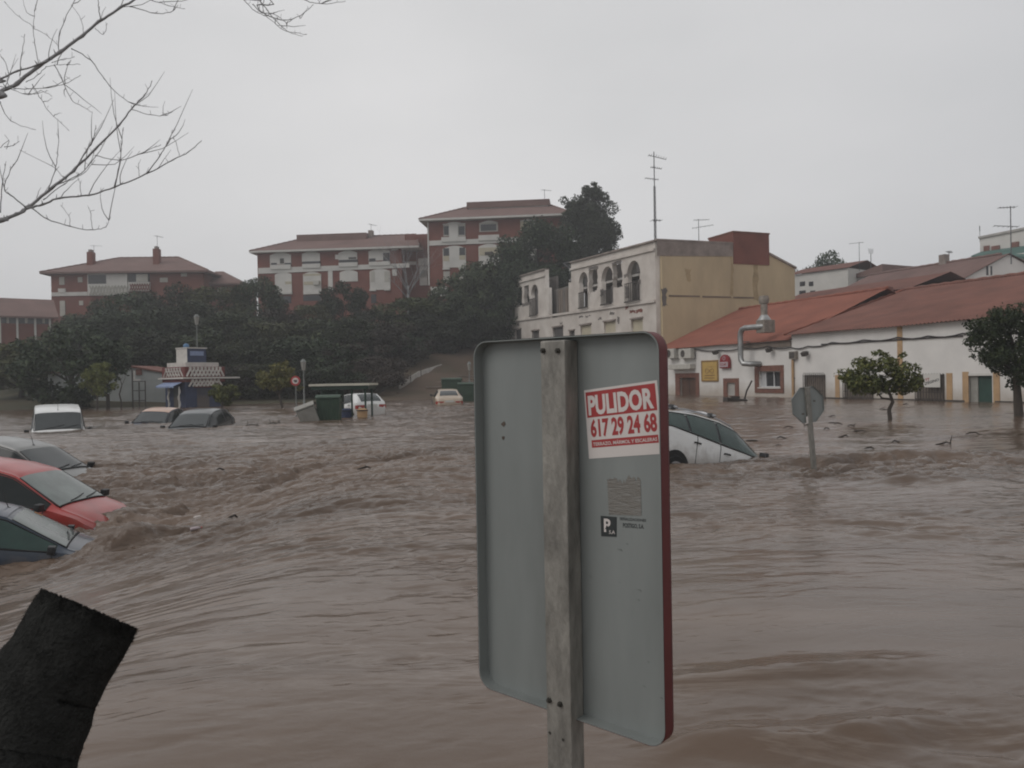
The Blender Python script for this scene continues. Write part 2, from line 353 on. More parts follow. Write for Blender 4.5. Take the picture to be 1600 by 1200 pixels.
# ------------------------------------------------------------------ vector noise (world space)
_perm = np.random.default_rng(3).permutation(512)
_perm = np.concatenate([_perm, _perm])
_ga = np.random.default_rng(4).uniform(0, 2*np.pi, 512)
def perlin(x, y):
    xi = np.floor(x).astype(int); yi = np.floor(y).astype(int); xf = x-xi; yf = y-yi
    def g(ix, iy, dx, dy):
        h = _perm[(_perm[ix & 511]+iy) & 511]; a = _ga[h]; return np.cos(a)*dx+np.sin(a)*dy
    u = xf*xf*xf*(xf*(xf*6-15)+10); v = yf*yf*yf*(yf*(yf*6-15)+10)
    a = g(xi, yi, xf, yf); b = g(xi+1, yi, xf-1, yf); c = g(xi, yi+1, xf, yf-1); d = g(xi+1, yi+1, xf-1, yf-1)
    return (a*(1-u)+b*u)*(1-v)+(c*(1-u)+d*u)*v
def fbm(x, y, o=4, g=0.5):
    s = 0; a = 1
    for i in range(o): s = s+a*perlin(x*2**i+17.3*i, y*2**i-9.1*i); a *= g
    return s
def sstep(a, b, x):
    t = np.clip((x-a)/(b-a), 0, 1); return t*t*(3-2*t)

# ------------------------------------------------------------------ ground
def terrain_np(x, y):
    yf = np.interp(x, [-60, -36, -24, -10, -4, 1, 8, 40, 100], [50, 52, 57, 60, 64, 70, 92, 110, 110])
    h = sstep(0, 62, y-yf)*np.interp(x, [-60, -36, -22], [4.6, 4.8, 8.0]) + np.clip((y-yf)/22, -0.2, 1)*1.2
    h = np.where(y < yf, np.maximum(-1.7, (y-yf)*0.25), h)
    h = h + fbm(x*0.12, y*0.12, 4)*0.7*sstep(0, 12, y-yf)
    return h
def terrain(x, y): return float(terrain_np(np.array([float(x)]), np.array([float(y)]))[0])
gx = np.concatenate([np.linspace(-230, -75, 24), np.linspace(-72, 72, 145), np.linspace(75, 230, 24)])
gy = np.concatenate([np.linspace(-20, 44, 14), np.linspace(46, 130, 106), np.linspace(134, 260, 18)])
GX, GY = np.meshgrid(gx, gy, indexing='ij'); GZ = terrain_np(GX, GY)
b = MB(); b.v = [tuple(p) for p in np.stack([GX.ravel(), GY.ravel(), GZ.ravel()], 1)]
nv = len(gy); b.f = [(i*nv+j, (i+1)*nv+j, (i+1)*nv+j+1, i*nv+j+1) for i in range(len(gx)-1) for j in range(nv-1)]
mg, n, l, pb = newmat('ground_soil'); pb.inputs['Roughness'].default_value = 0.95
tcn = n.new('ShaderNodeTexCoord'); t = n.new('ShaderNodeTexNoise'); t.inputs['Scale'].default_value = 0.25; t.inputs['Detail'].default_value = 10
t.inputs['Roughness'].default_value = 0.7
l.new(tcn.outputs['Object'], t.inputs['Vector'])
sx = n.new('ShaderNodeSeparateXYZ'); l.new(tcn.outputs['Object'], sx.inputs[0])
mr = n.new('ShaderNodeMapRange'); mr.inputs[1].default_value = -16; mr.inputs[2].default_value = -8; l.new(sx.outputs[0], mr.inputs[0])
ad = n.new('ShaderNodeMath'); ad.operation = 'MULTIPLY_ADD'; ad.inputs[1].default_value = 0.28; l.new(mr.outputs[0], ad.inputs[0]); l.new(t.outputs['Fac'], ad.inputs[2])
r = n.new('ShaderNodeValToRGB'); r.color_ramp.elements[0].position = 0.36; r.color_ramp.elements[0].color = (0.035, 0.037, 0.016, 1)
r.color_ramp.elements[1].position = 0.82; r.color_ramp.elements[1].color = (0.085, 0.056, 0.036, 1)
e = r.color_ramp.elements.new(0.56); e.color = (0.06, 0.05, 0.025, 1)
l.new(ad.outputs[0], r.inputs[0]); l.new(r.outputs[0], pb.inputs['Base Color'])
b.build('ground', mg, None, True, fixn=False, kind='structure')

# ------------------------------------------------------------------ flood water
def water_base(x, y):
    return -.72*sstep(-1.5, -6.2, x)*(1-sstep(9.5, 25, y))*sstep(1.0, 5.0, y)
bumps = []      # x, y, amp, rx, ry, ang : swells where the current meets cars and posts
def on_water(px, py):
    z = 0.0
    for k in range(12):
        p = on_z(px, py, z); z = .5*z+.5*float(water_base(np.array([p.x]), np.array([p.y]))[0])
    return p
def swell(px, py, amp, rx, ry, ang=0.0):
    p = on_water(px, py); bumps.append((p.x, p.y, amp, rx, ry, ang))
swell(190, 868, 0.24, 0.5, 0.36, 0.4); swell(140, 822, .12, .8, .25, 0.); swell(235, 797, .06, .5, .35, 0.); swell(250, 850, 0.07, 0.8, 0.4, 0.3); swell(215, 815, 0.10, 0.9, 0.5, 0.1)
swell(260, 830, -0.05, 0.8, 0.35, 0.2); swell(180, 752, 0.08, 1.0, 0.5)
swell(1075, 735, 0.07, 0.9, 0.35); swell(1280, 728, 0.06, 0.30, 0.2); swell(1440, 755, 0.10, 0.75, 0.22, -0.1)
swell(1400, 722, 0.09, 1.3, 0.3, 0.1); swell(1520, 720, 0.07, 1.6, 0.35, 0.05); swell(1360, 745, -0.05, 0.8, 0.25)
swell(1470, 840, 0.035, 0.8, 0.15, -0.5); swell(1240, 1170, 0.05, 0.35, 0.12); swell(1380, 1150, 0.06, 0.3, 0.12, 0.2)
swell(1120, 1165, 0.045, 0.25, 0.1, 0.3); swell(1500, 1165, -0.03, 0.3, 0.12); swell(1300, 1050, 0.035, 0.6, 0.15, 0.15); swell(1150, 1060, 0.03, 0.5, 0.13, 0.1)
def water_rough(x, y):
    r_ = 0.035 + 1.25*np.exp(-((x+6.5)/5.5)**2-((y-15.0)/6.0)**2) + 0.85*np.exp(-((x-6.5)/4.5)**2-((y-12.4)/1.7)**2) + 0.45*sstep(18, 40, y)*np.exp(-((x+4)/16)**2)
    r_ = r_ + 0.30*np.exp(-((x+2.0)/2.6)**2-((y-7.2)/0.8)**2) + 0.30*(1-sstep(3.3, 4.4, y))*sstep(0.2, 1.6, x)*(1-sstep(2.6, 3.4, x)) + 0.16*sstep(5, 9, y)
    return r_*(0.35+1.25*np.clip(fbm(x*0.20+3, y*0.34, 3)+.5, 0, 1.2))
def water_h(x, y):
    wx = x + 0.9*fbm(x*0.18, y*0.18, 2); wy = y + 0.9*fbm(x*0.18+40, y*0.18+9, 2)
    an = 0.10+0.25*sstep(-1, -6, x)*sstep(14, 5, y); ca, sa = np.cos(an), np.sin(an); u = wx*ca+wy*sa; v = -wx*sa+wy*ca
    rough = water_rough(x, y)
    h = 0.060*fbm(u*0.22, v*0.42, 2)*(0.6+rough) + 0.007*fbm(u*0.7, v*1.7, 2)
    c = fbm(u*0.9+7, v*2.1+3, 4, 0.55); h = h + 0.105*rough*(c + 1.1*(0.45-np.abs(c)))
    c3 = fbm(u*5+1, v*9+5, 3, .6); h = h + 0.014*rough*(1-sstep(14, 22, y))*(c3+.7*(.4-np.abs(c3)))
    c2 = fbm(u*2.4, v*5.2, 4, 0.6); h = h + 0.060*rough*(c2+.6*(.4-np.abs(c2)))
    for (bx, by, a, rx, ry, an_) in bumps:
        dx = x-bx; dy = y-by; p = dx*math.cos(an_)+dy*math.sin(an_); q = -dx*math.sin(an_)+dy*math.cos(an_)
        e = np.exp(-(p/rx)**2-(q/ry)**2)
        h = h + a*e*(1+0.30*fbm(x*3, y*6, 3))
    return h + water_base(x, y)
ys = [-6.0, -3, -1, 0.0, 1.0, 1.8]
y = 2.4
while y < 76: ys.append(y); y += max(0.013, 0.0034*y)
ys = np.array(ys); ss = np.concatenate([np.linspace(-2.2, -0.85, 30), np.linspace(-0.84, 0.84, 520), np.linspace(0.85, 2.2, 30)])
S, YY = np.meshgrid(ss, ys, indexing='ij'); XX = S*(np.maximum(YY, 0)+2.2)
ZZ = water_h(XX, YY)*sstep(70, 45, YY+0)+0*YY
b = MB(); b.v = [tuple(p) for p in np.stack([XX.ravel(), YY.ravel(), ZZ.ravel()], 1)]
nv = len(ys); b.f = [(i*nv+j, (i+1)*nv+j, (i+1)*nv+j+1, i*nv+j+1) for i in range(len(ss)-1) for j in range(nv-1)]
mw, n, l, pb = newmat('flood_water')
pb.inputs['IOR'].default_value = 1.38; pb.inputs['Specular IOR Level'].default_value = 0.5; pb.inputs['Roughness'].default_value = 0.18
tcn = n.new('ShaderNodeTexCoord')
mp1 = n.new('ShaderNodeMapping'); mp1.inputs['Scale'].default_value = (0.35, 1.0, 1); mp1.inputs['Rotation'].default_value = (0, 0, -0.1); l.new(tcn.outputs['Object'], mp1.inputs[0])
t1 = n.new('ShaderNodeTexNoise'); t1.inputs['Scale'].default_value = 0.55; t1.inputs['Detail'].default_value = 8; t1.inputs['Distortion'].default_value = 0.6; l.new(mp1.outputs[0], t1.inputs['Vector'])
r = n.new('ShaderNodeValToRGB'); r.color_ramp.elements[0].position = 0.3; r.color_ramp.elements[0].color = (0.092, 0.062, 0.043, 1)
r.color_ramp.elements[1].position = 0.7; r.color_ramp.elements[1].color = (0.166, 0.117, 0.086, 1)
l.new(t1.outputs['Fac'], r.inputs[0])
mp3 = n.new('ShaderNodeMapping'); mp3.inputs['Scale'].default_value = (0.22, 1.0, 1); mp3.inputs['Rotation'].default_value = (0, 0, -0.14); l.new(tcn.outputs['Object'], mp3.inputs[0])
t3 = n.new('ShaderNodeTexNoise'); t3.inputs['Scale'].default_value = 1.7; t3.inputs['Detail'].default_value = 9; t3.inputs['Roughness'].default_value = 0.62; t3.inputs['Distortion'].default_value = 1.3; l.new(mp3.outputs[0], t3.inputs['Vector'])
sb = n.new('ShaderNodeMath'); sb.operation = 'SUBTRACT'; sb.inputs[1].default_value = 0.5; l.new(t3.outputs['Fac'], sb.inputs[0])
ab = n.new('ShaderNodeMath'); ab.operation = 'ABSOLUTE'; l.new(sb.outputs[0], ab.inputs[0])
fr = n.new('ShaderNodeMapRange'); fr.inputs[1].default_value = 0.0; fr.inputs[2].default_value = 0.030; fr.inputs[3].default_value = 0.7; fr.inputs[4].default_value = 0.0; l.new(ab.outputs[0], fr.inputs[0])
t4 = n.new('ShaderNodeTexNoise'); t4.inputs['Scale'].default_value = 0.35; t4.inputs['Detail'].default_value = 4; l.new(mp1.outputs[0], t4.inputs['Vector'])
fm = n.new('ShaderNodeMapRange'); fm.inputs[1].default_value = 0.48; fm.inputs[2].default_value = 0.68; l.new(t4.outputs['Fac'], fm.inputs[0])
fx = n.new('ShaderNodeMath'); fx.operation = 'MULTIPLY'; l.new(fr.outputs[0], fx.inputs[0]); l.new(fm.outputs[0], fx.inputs[1])
mxc = n.new('ShaderNodeMix'); mxc.data_type = 'RGBA'; l.new(fx.outputs[0], mxc.inputs[0]); l.new(r.outputs[0], mxc.inputs[6]); mxc.inputs[7].default_value = (0.27, 0.225, 0.19, 1)
l.new(mxc.outputs[2], pb.inputs['Base Color'])
mp2 = n.new('ShaderNodeMapping'); mp2.inputs['Scale'].default_value = (0.45, 1.0, 1); mp2.inputs['Rotation'].default_value = (0, 0, -0.12); l.new(tcn.outputs['Object'], mp2.inputs[0])
t2 = n.new('ShaderNodeTexNoise'); t2.inputs['Scale'].default_value = 5.0; t2.inputs['Detail'].default_value = 6; t2.inputs['Distortion'].default_value = 0.8; l.new(mp2.outputs[0], t2.inputs['Vector'])
bn = n.new('ShaderNodeBump'); bn.inputs['Strength'].default_value = 0.22; bn.inputs['Distance'].default_value = 0.06
an_ = n.new('ShaderNodeAttribute'); an_.attribute_name = 'chop'
ms = n.new('ShaderNodeMath'); ms.operation = 'MULTIPLY_ADD'; ms.inputs[1].default_value = 1.0; ms.inputs[2].default_value = 0.05; ms.use_clamp = True; l.new(an_.outputs['Fac'], ms.inputs[0]); l.new(ms.outputs[0], bn.inputs['Strength'])
l.new(t2.outputs['Fac'], bn.inputs['Height']); l.new(bn.outputs[0], pb.inputs['Normal'])
fo = b.build('flood_water', mw, None, True, fixn=False, kind='structure')
at_ = fo.data.attributes.new('chop', 'FLOAT', 'POINT'); at_.data.foreach_set('value', water_rough(XX, YY).ravel().astype(np.float32))

# ------------------------------------------------------------------ foreground road sign (its back)
_d = Vector((0.747, -0.665)).normalized()
sphi = math.atan2(_d.y, _d.x)
pR = at(1044, 600, 1.77)
SF = Frame(pR.x, pR.y, sphi)                    # x = 0 at the right edge of the panel
sx0 = SF.px(757, 800)[0]; sx1 = SF.px(1046, 800)[0]
sz1 = SF.px(1034, 517)[1]; sz0 = SF.px(1044, 1163)[1]
sg = fthing('road_sign', 'large rectangular road sign seen from behind on a galvanised post, with a red advert sticker', 'road sign', SF)
FL, RC = 0.034, 0.045
def rrect(x0, z0, x1, z1, r, n=6):
    pts = []
    for cx, cz, a0 in ((x1-r, z0+r, -90), (x1-r, z1-r, 0), (x0+r, z1-r, 90), (x0+r, z0+r, 180)):
        for i in range(n+1):
            a = R(a0+90*i/n); pts.append((cx+r*math.cos(a), cz+r*math.sin(a)))
    return pts
out = rrect(sx0, sz0, sx1, sz1, RC)
b = MB(); b.prism(out, 0, 0.002); b.build('panel', 'sign_back', sg)
inn = rrect(sx0+0.0035, sz0+0.0035, sx1-0.0035, sz1-0.0035, RC-0.0035)
n_ = len(out)
b = MB(); b.v = [(p[0], 0.0, p[1]) for p in inn]+[(p[0], -FL, p[1]) for p in inn]+[(p[0]+0, -FL, p[1]) for p in rrect(sx0+0.001, sz0+0.001, sx1-0.001, sz1-0.001, RC-0.001)]
for i in range(n_):
    j = (i+1) % n_; b.f += [(i, j, n_+j, n_+i), (n_+i, n_+j, 2*n_+j, 2*n_+i)]
b.build('folded_rim', 'sign_back', sg, 'auto')
b = MB(); b.v = [(p[0], 0.004, p[1]) for p in out]+[(p[0], -FL, p[1]) for p in out]
for i in range(n_):
    j = (i+1) % n_; b.f.append((i, j, n_+j, n_+i))
o = b.build('rim_edge', 'sign_red', sg, 'auto'); o['label'] = 'dark red painted outer edge of the panel'
b = MB(); b.prism(rrect(sx0+.0005, sz0+.0005, sx1-.0005, sz1-.0005, RC), 0.0025, 0.004); b.build('front_face', 'paper', sg)
# post: galvanised box section standing in front of the panel's back
px0 = SF.px(845, 600, -0.056)[0]; px1 = SF.px(883, 600, -0.056)[0]; pz1 = SF.px(862, 532, -0.056)[1]
b = MB(); b.box(px0, -0.056, -0.9, px1, -0.002, pz1); o = b.build('post', 'galv', sg, False, 0.004)
for bx, bz in ((848, 548), (872, 548), (857, 1093), (876, 1100)):
    x, z = SF.px(bx, bz, -0.056); b = MB(); x = min(max(x, px0+.011), px1-.011)
    b.tube([(x, -0.0555, z), (x, -0.0615, z)], 0.0072, 6); b.tube([(x, -0.06, z), (x, -0.066, z)], 0.0035, 8); b.build('bolt', 'bolt', sg)
for bx, bz in ((859, 1145), (880, 1156)):
    x, z = SF.px(bx, bz, -0.056); x = min(max(x, px0+.01), px1-.01); b = MB(); b.tube([(x, -0.0563, z), (x, -0.0567, z)], 0.0042, 10); b.build('bolt_hole', 'bolt', sg)
def sq(*p): return [SF.px(a, c, -0.002) for a, c in p]
def lerpq(q, u, v):
    TL, TR, BR, BL = [Vector(a) for a in q]; a = TL*(1-u)+TR*u; c = BL*(1-u)+BR*u; p = a*(1-v)+c*v; return (p.x, p.y)
def subq(q, u0, v0, u1, v1): return [lerpq(q, u0, v0), lerpq(q, u1, v0), lerpq(q, u1, v1), lerpq(q, u0, v1)]
Q = sq((912, 610), (1026, 594), (1037, 709), (920, 717))
st = MB().prism(Q, -0.0007, -0.0002).build('sticker', 'paper', sg); st['label'] = 'white paper sticker with red lettering'
MB().prism(subq(Q, 0.02, 0.035, 0.97, 0.405), -0.0010, -0.0008).build('red_band', 'ink_red', st)
link('lettering', text_mesh('PULIDOR', subq(Q, 0.045, 0.085, 0.935, 0.378), 0.040, y=-0.0013), 'paper', st)
link('lettering', text_mesh('617 29 24 68', subq(Q, 0.055, 0.43, 0.95, 0.70), 0.04, y=-0.0010), 'ink_red', st)
MB().prism(subq(Q, 0.055, 0.735, 0.95, 0.845), -0.0010, -0.0008).build('red_band', 'ink_red', st)
link('lettering', text_mesh('TERRAZO, MÁRMOL Y ESCALERAS', subq(Q, 0.075, 0.758, 0.935, 0.828), 0.02, y=-0.0013), 'paper', st)
tp = sq((948, 742), (1000, 738), (1002, 806), (951, 804))
top = [lerpq(tp, i/24, (0.16+0.16*math.sin(i*1.9)*rng.random()+ (0.12 if 8 < i < 14 else 0))*rng.uniform(.5, 1)) for i in range(25)]
MB().prism(top+[tp[2], tp[3]], -0.0009, -0.0003).build('tape_residue', 'glue', sg)
pq = sq((938, 806), (963, 808), (963, 839), (939, 838))
pl = MB().prism(pq, -0.0008, -0.0003).build('maker_label', 'ink_black', sg)
link('lettering', text_mesh('P', subq(pq, 0.2, 0.12, 0.62, 0.78), 0.03, y=-0.0011), 'paper', pl)
link('lettering', text_mesh('S.A', subq(pq, 0.52, 0.68, 0.9, 0.86), 0.01, y=-0.0011), 'paper', pl)
tq = sq((968, 806), (1009, 809), (1009, 850), (968, 848))
link('lettering', text_mesh('SEÑALIZACIONES', subq(tq, 0, 0.03, 1, 0.16), 0.02, y=-0.0005), 'ink_black', sg)
link('lettering', text_mesh('POSTIGO, S.A.', subq(tq, 0.12, 0.26, 0.92, 0.46), 0.03, y=-0.0005), 'ink_black', sg)
for cx, cy, r_, sd in ((787, 663, .0075, 5), (787, 684, .0065, 8)):
    x, z = SF.px(cx, cy); q = random.Random(sd)
    MB().prism([(x+r_*q.uniform(.5, 1.2)*math.cos(i*.7), z+r_*q.uniform(.5, 1.2)*math.sin(i*.7)) for i in range(9)], -0.0014, 0.0).build('rust_spot', 'rust', sg)
for k in range(14):      # small scuffs
    x, z = rng.uniform(px1+.01, sx1-.03), rng.uniform(sz0+.05, sz1-.45); w = rng.uniform(.004, .016)
    if k < 9: MB().prism([(x, z), (x+w, z-w*.25), (x+w*.8, z+.001)], -0.0006, 0).build('scuff', 'galv_dark', sg)

# ------------------------------------------------------------------ fuzzy sleeve in the lower left corner
sl = thing('coat_sleeve', 'black fuzzy coat sleeve of a bystander reaching in at the lower left corner', 'sleeve', at(60, 1100, 0.75))
base = sl.location.copy()
ax = [at(141, 953, .75), at(130, 971, .745), at(100, 1022, .731), at(62, 1088, .713), at(22, 1180, .69), at(-20, 1290, .66), at(-90, 1480, .62)]
rad = [.0475, .048, .0485, .050, .054, .058, .060]
def sleeve_pt(t, a, lift=0.0):
    f = t*(len(ax)-1); i = min(int(f), len(ax)-2); f -= i
    c = ax[i].lerp(ax[i+1], f); d = (ax[i+1]-ax[i]).normalized(); r_ = rad[i]*(1-f)+rad[i+1]*f
    e1 = d.cross(_F).normalized(); e2 = e1.cross(d).normalized()
    nn = e1*math.cos(a)+e2*math.sin(a)
    k = 1+0.05*mnoise.noise((c+nn*.05)*22)+0.035*mnoise.noise((c+nn*.05)*70)
    return c+nn*(r_*k+lift)-base, nn, d
b = MB(); NU, NV = 60, 48
b.v = [tuple(sleeve_pt(i/NU, 2*math.pi*j/NV)[0]) for i in range(NU+1) for j in range(NV)]
b.f = [(i*NV+j, i*NV+(j+1) % NV, (i+1)*NV+(j+1) % NV, (i+1)*NV+j) for i in range(NU) for j in range(NV)]
k0 = len(b.v)          # rolled, closed cuff
for rr, off in ((.985, .0012), (.80, .003), (.55, .004), (.2, .004)):
    d = (ax[1]-ax[0]).normalized()
    for j in range(NV):
        p = Vector(b.v[j]); c = ax[0]-base; b.v.append(tuple(c+(p-c)*rr+d*off))
prev = 0
for q in range(4):
    for j in range(NV): b.f.append((prev+j, prev+(j+1) % NV, k0+q*NV+(j+1) % NV, k0+q*NV+j))
    prev = k0+q*NV
b.f.append(tuple(prev+j for j in range(NV)))
b.build('fabric', 'fleece', sl, True)
b = MB()
for k in range(9000):
    t = rng.random()**1.3*0.75; a = rng.uniform(0, 2*math.pi); p, nn, d = sleeve_pt(t, a, -.0006)
    s = Vector((rng.uniform(-1, 1), rng.uniform(-1, 1), rng.uniform(-1, 1)))
    tip = p+nn*rng.uniform(.001, .0034)+s*.0016; w = d.cross(nn)*0.0007+s*.0003
    b.add([p-w, p+w, tip], [(0, 1, 2)])
for k in range(700):
    a = rng.uniform(0, 2*math.pi); p, nn, d = sleeve_pt(0, a); tip = p-d*rng.uniform(.0005, .0022)+nn*rng.uniform(-.002, .002); w = d.cross(nn)*.0008
    b.add([p-w, p+w, tip], [(0, 1, 2)])
b.build('fuzz', 'fleece', sl, fixn=False, kind='stuff')

# ------------------------------------------------------------------ cars
SHAPES = {
 'hatch': dict(L=4.0, W=1.70, top=[(0, .62), (.012, .82), (.03, .98), (.075, 1.18), (.15, 1.37), (.3, 1.45), (.47, 1.45), (.58, 1.39), (.795, .98), (.88, .90), (.96, .76), (.99, .62), (1, .5)],
    belt=[(0, .58), (.03, .92), (.12, .97), (.5, .93), (.79, .915), (.88, .84), (.96, .68), (1, .46)],
    wr=[(0, .55), (.04, .64), (.1, .60), (.3, .585), (.5, .575), (.6, .585), (.795, .70), (.9, .66), (1, .45)],
    wind=(.60, .785), side=[(.16, .34), (.36, .76)], rearw=(.03, .14), axle=(.19, .80)),
 'sedan': dict(L=4.5, W=1.78, top=[(0, .60), (.012, .85), (.03, .98), (.13, 1.03), (.2, 1.22), (.3, 1.38), (.45, 1.43), (.55, 1.37), (.72, .99), (.85, .90), (.96, .74), (.99, .6), (1, .5)],
    belt=[(0, .56), (.03, .88), (.13, .97), (.5, .93), (.72, .93), (.85, .83), (.96, .66), (1, .46)],
    wr=[(0, .58), (.04, .68), (.13, .66), (.25, .58), (.45, .57), (.55, .58), (.72, .70), (.9, .66), (1, .45)],
    wind=(.565, .71), side=[(.21, .36), (.38, .70)], rearw=(.145, .275), axle=(.20, .81)),
 'van': dict(L=4.3, W=1.78, top=[(0, .62), (.006, 1.2), (.02, 1.74), (.08, 1.82), (.4, 1.83), (.62, 1.80), (.68, 1.74), (.82, 1.12), (.92, 1.0), (.97, .84), (1, .6)],
    belt=[(0, .6), (.02, 1.0), (.5, 1.02), (.82, 1.03), (.92, .92), (.97, .76), (1, .55)],
    wr=[(0, .68), (.03, .70), (.3, .70), (.6, .69), (.68, .69), (.82, .76), (.92, .72), (1, .5)],
    wind=(.69, .812), side=[(.40, .57), (.59, .79)], rearw=(.004, .016), axle=(.19, .82)),
 'wagon': dict(L=4.55, W=1.80, top=[(0, .65), (.01, .95), (.025, 1.12), (.07, 1.24), (.13, 1.38), (.3, 1.48), (.47, 1.50), (.58, 1.44), (.74, 1.05), (.86, .96), (.96, .80), (.99, .66), (1, .52)],
    belt=[(0, .62), (.03, 1.00), (.12, 1.08), (.5, .99), (.74, .96), (.86, .88), (.96, .72), (1, .48)],
    wr=[(0, .60), (.04, .66), (.1, .62), (.3, .61), (.5, .60), (.6, .61), (.74, .72), (.9, .68), (1, .48)],
    wind=(.595, .73), side=[(.10, .24), (.255, .43), (.445, .715)], rearw=(.03, .12), axle=(.18, .81)),
}
def car(label, cat, shape, body, loc, yaw, pitch=0.0, roll=0.0, windscreen='glass', sidem='side_glass', wash=False, roofm=None, bars=False, antenna=False, sticker=False, handles='seam', rearm='glass', name='car', wiper=True, scale=1.0):
    S = SHAPES[shape]; L, Wd = S['L'], S['W']; hw = Wd/2
    root = thing(name, label, cat, loc); root.rotation_euler = (R(roll), R(pitch), R(yaw)); root.scale = (scale,)*3
    def ip(key, u):
        def f(w): return float(np.interp(w, [p[0] for p in S[key]], [p[1] for p in S[key]]))
        d = 0.012; return (f(max(0, u-d))+2*f(u)+f(min(1, u+d)))/4
    def wb(u):
        return hw*float(np.interp(u, [0, .02, .06, .15, .5, .82, .91, .97, .99, 1], [.72, .86, .94, .99, 1, .99, .93, .80, .68, .55]))
    def X(u): return (u-0.5)*L
    def sect(u, sgn):
        zt, zb, w = ip('top', u), ip('belt', u), wb(u); w_r = min(ip('wr', u)*hw/0.85, w*0.97)
        gh = max(zt-zb, 0.0); pts = [(w*.80, .20), (w*.955, .26), (w*.985, .42), (w*1.0, min(.62, zb*.9)), (w*.985, zb-.06 if zb > .5 else zb*.93), (w*.965, zb)]
        for t in (.12, .3, .5, .7, .86, .95):
            pts.append((w*.965+(w_r-w*.965)*t+0.02*math.sin(math.pi*t)*min(1, gh*2), zb+(zt-.045-zb)*t))
        for v in (.985, .94, .85, .7, .5, .25, 0):
            pts.append((w_r*v, zt-.045*(v**4) if v < .98 else zt-.032))
        return [(X(u), sgn*a, c) for a, c in pts]
    us = sorted(set([i/70 for i in range(71)]+[.004, .008, .99, .995]))
    b = MB(); m_ = None
    for u in us:
        l_, r_ = sect(u, 1), sect(u, -1); ring = l_+r_[:-1][::-1]; m_ = len(ring); b.v += ring
    for i in range(len(us)-1):
        for j in range(m_): b.f.append((i*m_+j, i*m_+(j+1) % m_, (i+1)*m_+(j+1) % m_, (i+1)*m_+j))
    b.f.append(tuple(range(m_))[::-1]); b.f.append(tuple((len(us)-1)*m_+j for j in range(m_)))
    bd = b.build('body', body, root, 'auto')
    def sidept(u, t, sgn, off):
        zt, zb, w = ip('top', u), ip('belt', u), wb(u); w_r = min(ip('wr', u)*hw/0.85, w*0.97); gh = max(zt-zb, 0)
        y = w*.965+(w_r-w*.965)*t+0.02*math.sin(math.pi*t)*min(1, gh*2); z = zb+(zt-.045-zb)*t
        return (X(u), sgn*(y+off), z+off*.3)
    def toppt(u, v, off):
        zt, w = ip('top', u), wb(u); w_r = min(ip('wr', u)*hw/0.85, w*0.97)
        du = .006; sl_ = (ip('top', u+du)-ip('top', u-du))/(2*du*L); nn = Vector((-sl_, 0, 1)).normalized()
        return (X(u)+nn.x*off, w_r*v, zt-.045*abs(v)**4+nn.z*off)
    # windscreen
    u0, u1 = S['wind']
    b = MB(); b.grid(lambda i, j: toppt(u0+(u1-u0)*i, (-.955+.035*i)+(1.91-.07*i)*j, .014), 14, 16); b.build('windscreen', windscreen, root, True)
    b = MB()
    for vv in (-.965, .965):
        b.tube([toppt(u0+(u1-u0)*i/8, vv, .010) for i in range(9)], .011, 6)
    b.tube([toppt(u1+.004, -.95+1.9*j/10, .012) for j in range(11)], .013, 6); b.build('windscreen_seal', 'seam', root, True)
    if wiper:
        b = MB()
        for v0, v1 in ((-.45, .25), (.2, .82)):
            b.tube([toppt(u1-.004, v0, .022), toppt(u1-.012, (v0+v1)/2, .032), toppt(u1-.026, v1, .024)], .008, 5)
        b.build('wiper', 'plastic', root)
    if sticker:
        b = MB(); b.grid(lambda i, j: toppt(u0+.030+.028*i, .62+.13*j, .019), 3, 3); b.build('sticker', 'orange_label', root)
    # rear window
    u0r, u1r = S['rearw']; b = MB(); b.grid(lambda i, j: toppt(u0r+(u1r-u0r)*i, -.84+1.68*j, .012), 6, 10); b.build('rear_window', rearm, root, True)
    # side windows
    for sgn in (1, -1):
        for k, (a0, a1) in enumerate(S['side']):
            b = MB(); last = k == len(S['side'])-1
            def fn(i, j, a0=a0, a1=a1, k=k):
                t = .07+.84*j; e0 = a0 + (.05*t if k == 0 else 0)
                return sidept(e0+(a1-e0)*i, t, sgn, .011)
            b.grid(fn, 18, 5); b.build('side_window', sidem, root, True)
        a0, a1 = S['side'][0][0], S['side'][-1][1]
        b = MB(); b.grid(lambda i, j: sidept(a0+.06*(.09+.8*j)+(a1-a0-.06*(.09+.8*j))*i, .09+.8*j, sgn, .007), 24, 4); b.build('pillar_trim', 'plastic', root, True)
        b = MB(); b.tube([sidept(a0+(a1-a0)*i/16, .03, sgn, .006) for i in range(17)], .012, 5); b.tube([sidept(a0+.05+(a1-a0-.05)*i/16, .95, sgn, .006) for i in range(17)], .010, 5)
        b.build('window_trim', 'seam', root, True)
        # door seams and handles
        for us_ in ([S['side'][-1][0]-.008] + [S['side'][-1][1]-.01]+[S['side'][-2][0]+.035]):
            w, zb = wb(us_), ip('belt', us_); b = MB(); b.tube([(X(us_), sgn*w*.99, .32), (X(us_), sgn*w*1.002, .55), (X(us_), sgn*(w*.985+.003), zb-.06), (X(us_), sgn*(w*.965+.003), zb)], .006, 5); b.build('door_seam', 'seam', root)
        for (a0_, a1_) in S['side'][-2:]:
            hu = a0_+.035; w, zb = wb(hu), ip('belt', hu); b = MB()
            b.tube([(X(hu)-.09, sgn*(w*.99+.005), zb-.125), (X(hu)-.05, sgn*(w*.99+.03), zb-.12), (X(hu)+.06, sgn*(w*.99+.03), zb-.12), (X(hu)+.09, sgn*(w*.99+.005), zb-.12)], .014, 6)
            b.build('door_handle', handles, root, True)
        # mirror
        mu = S['wind'][1]-.035; w, zb = wb(mu), ip('belt', mu)
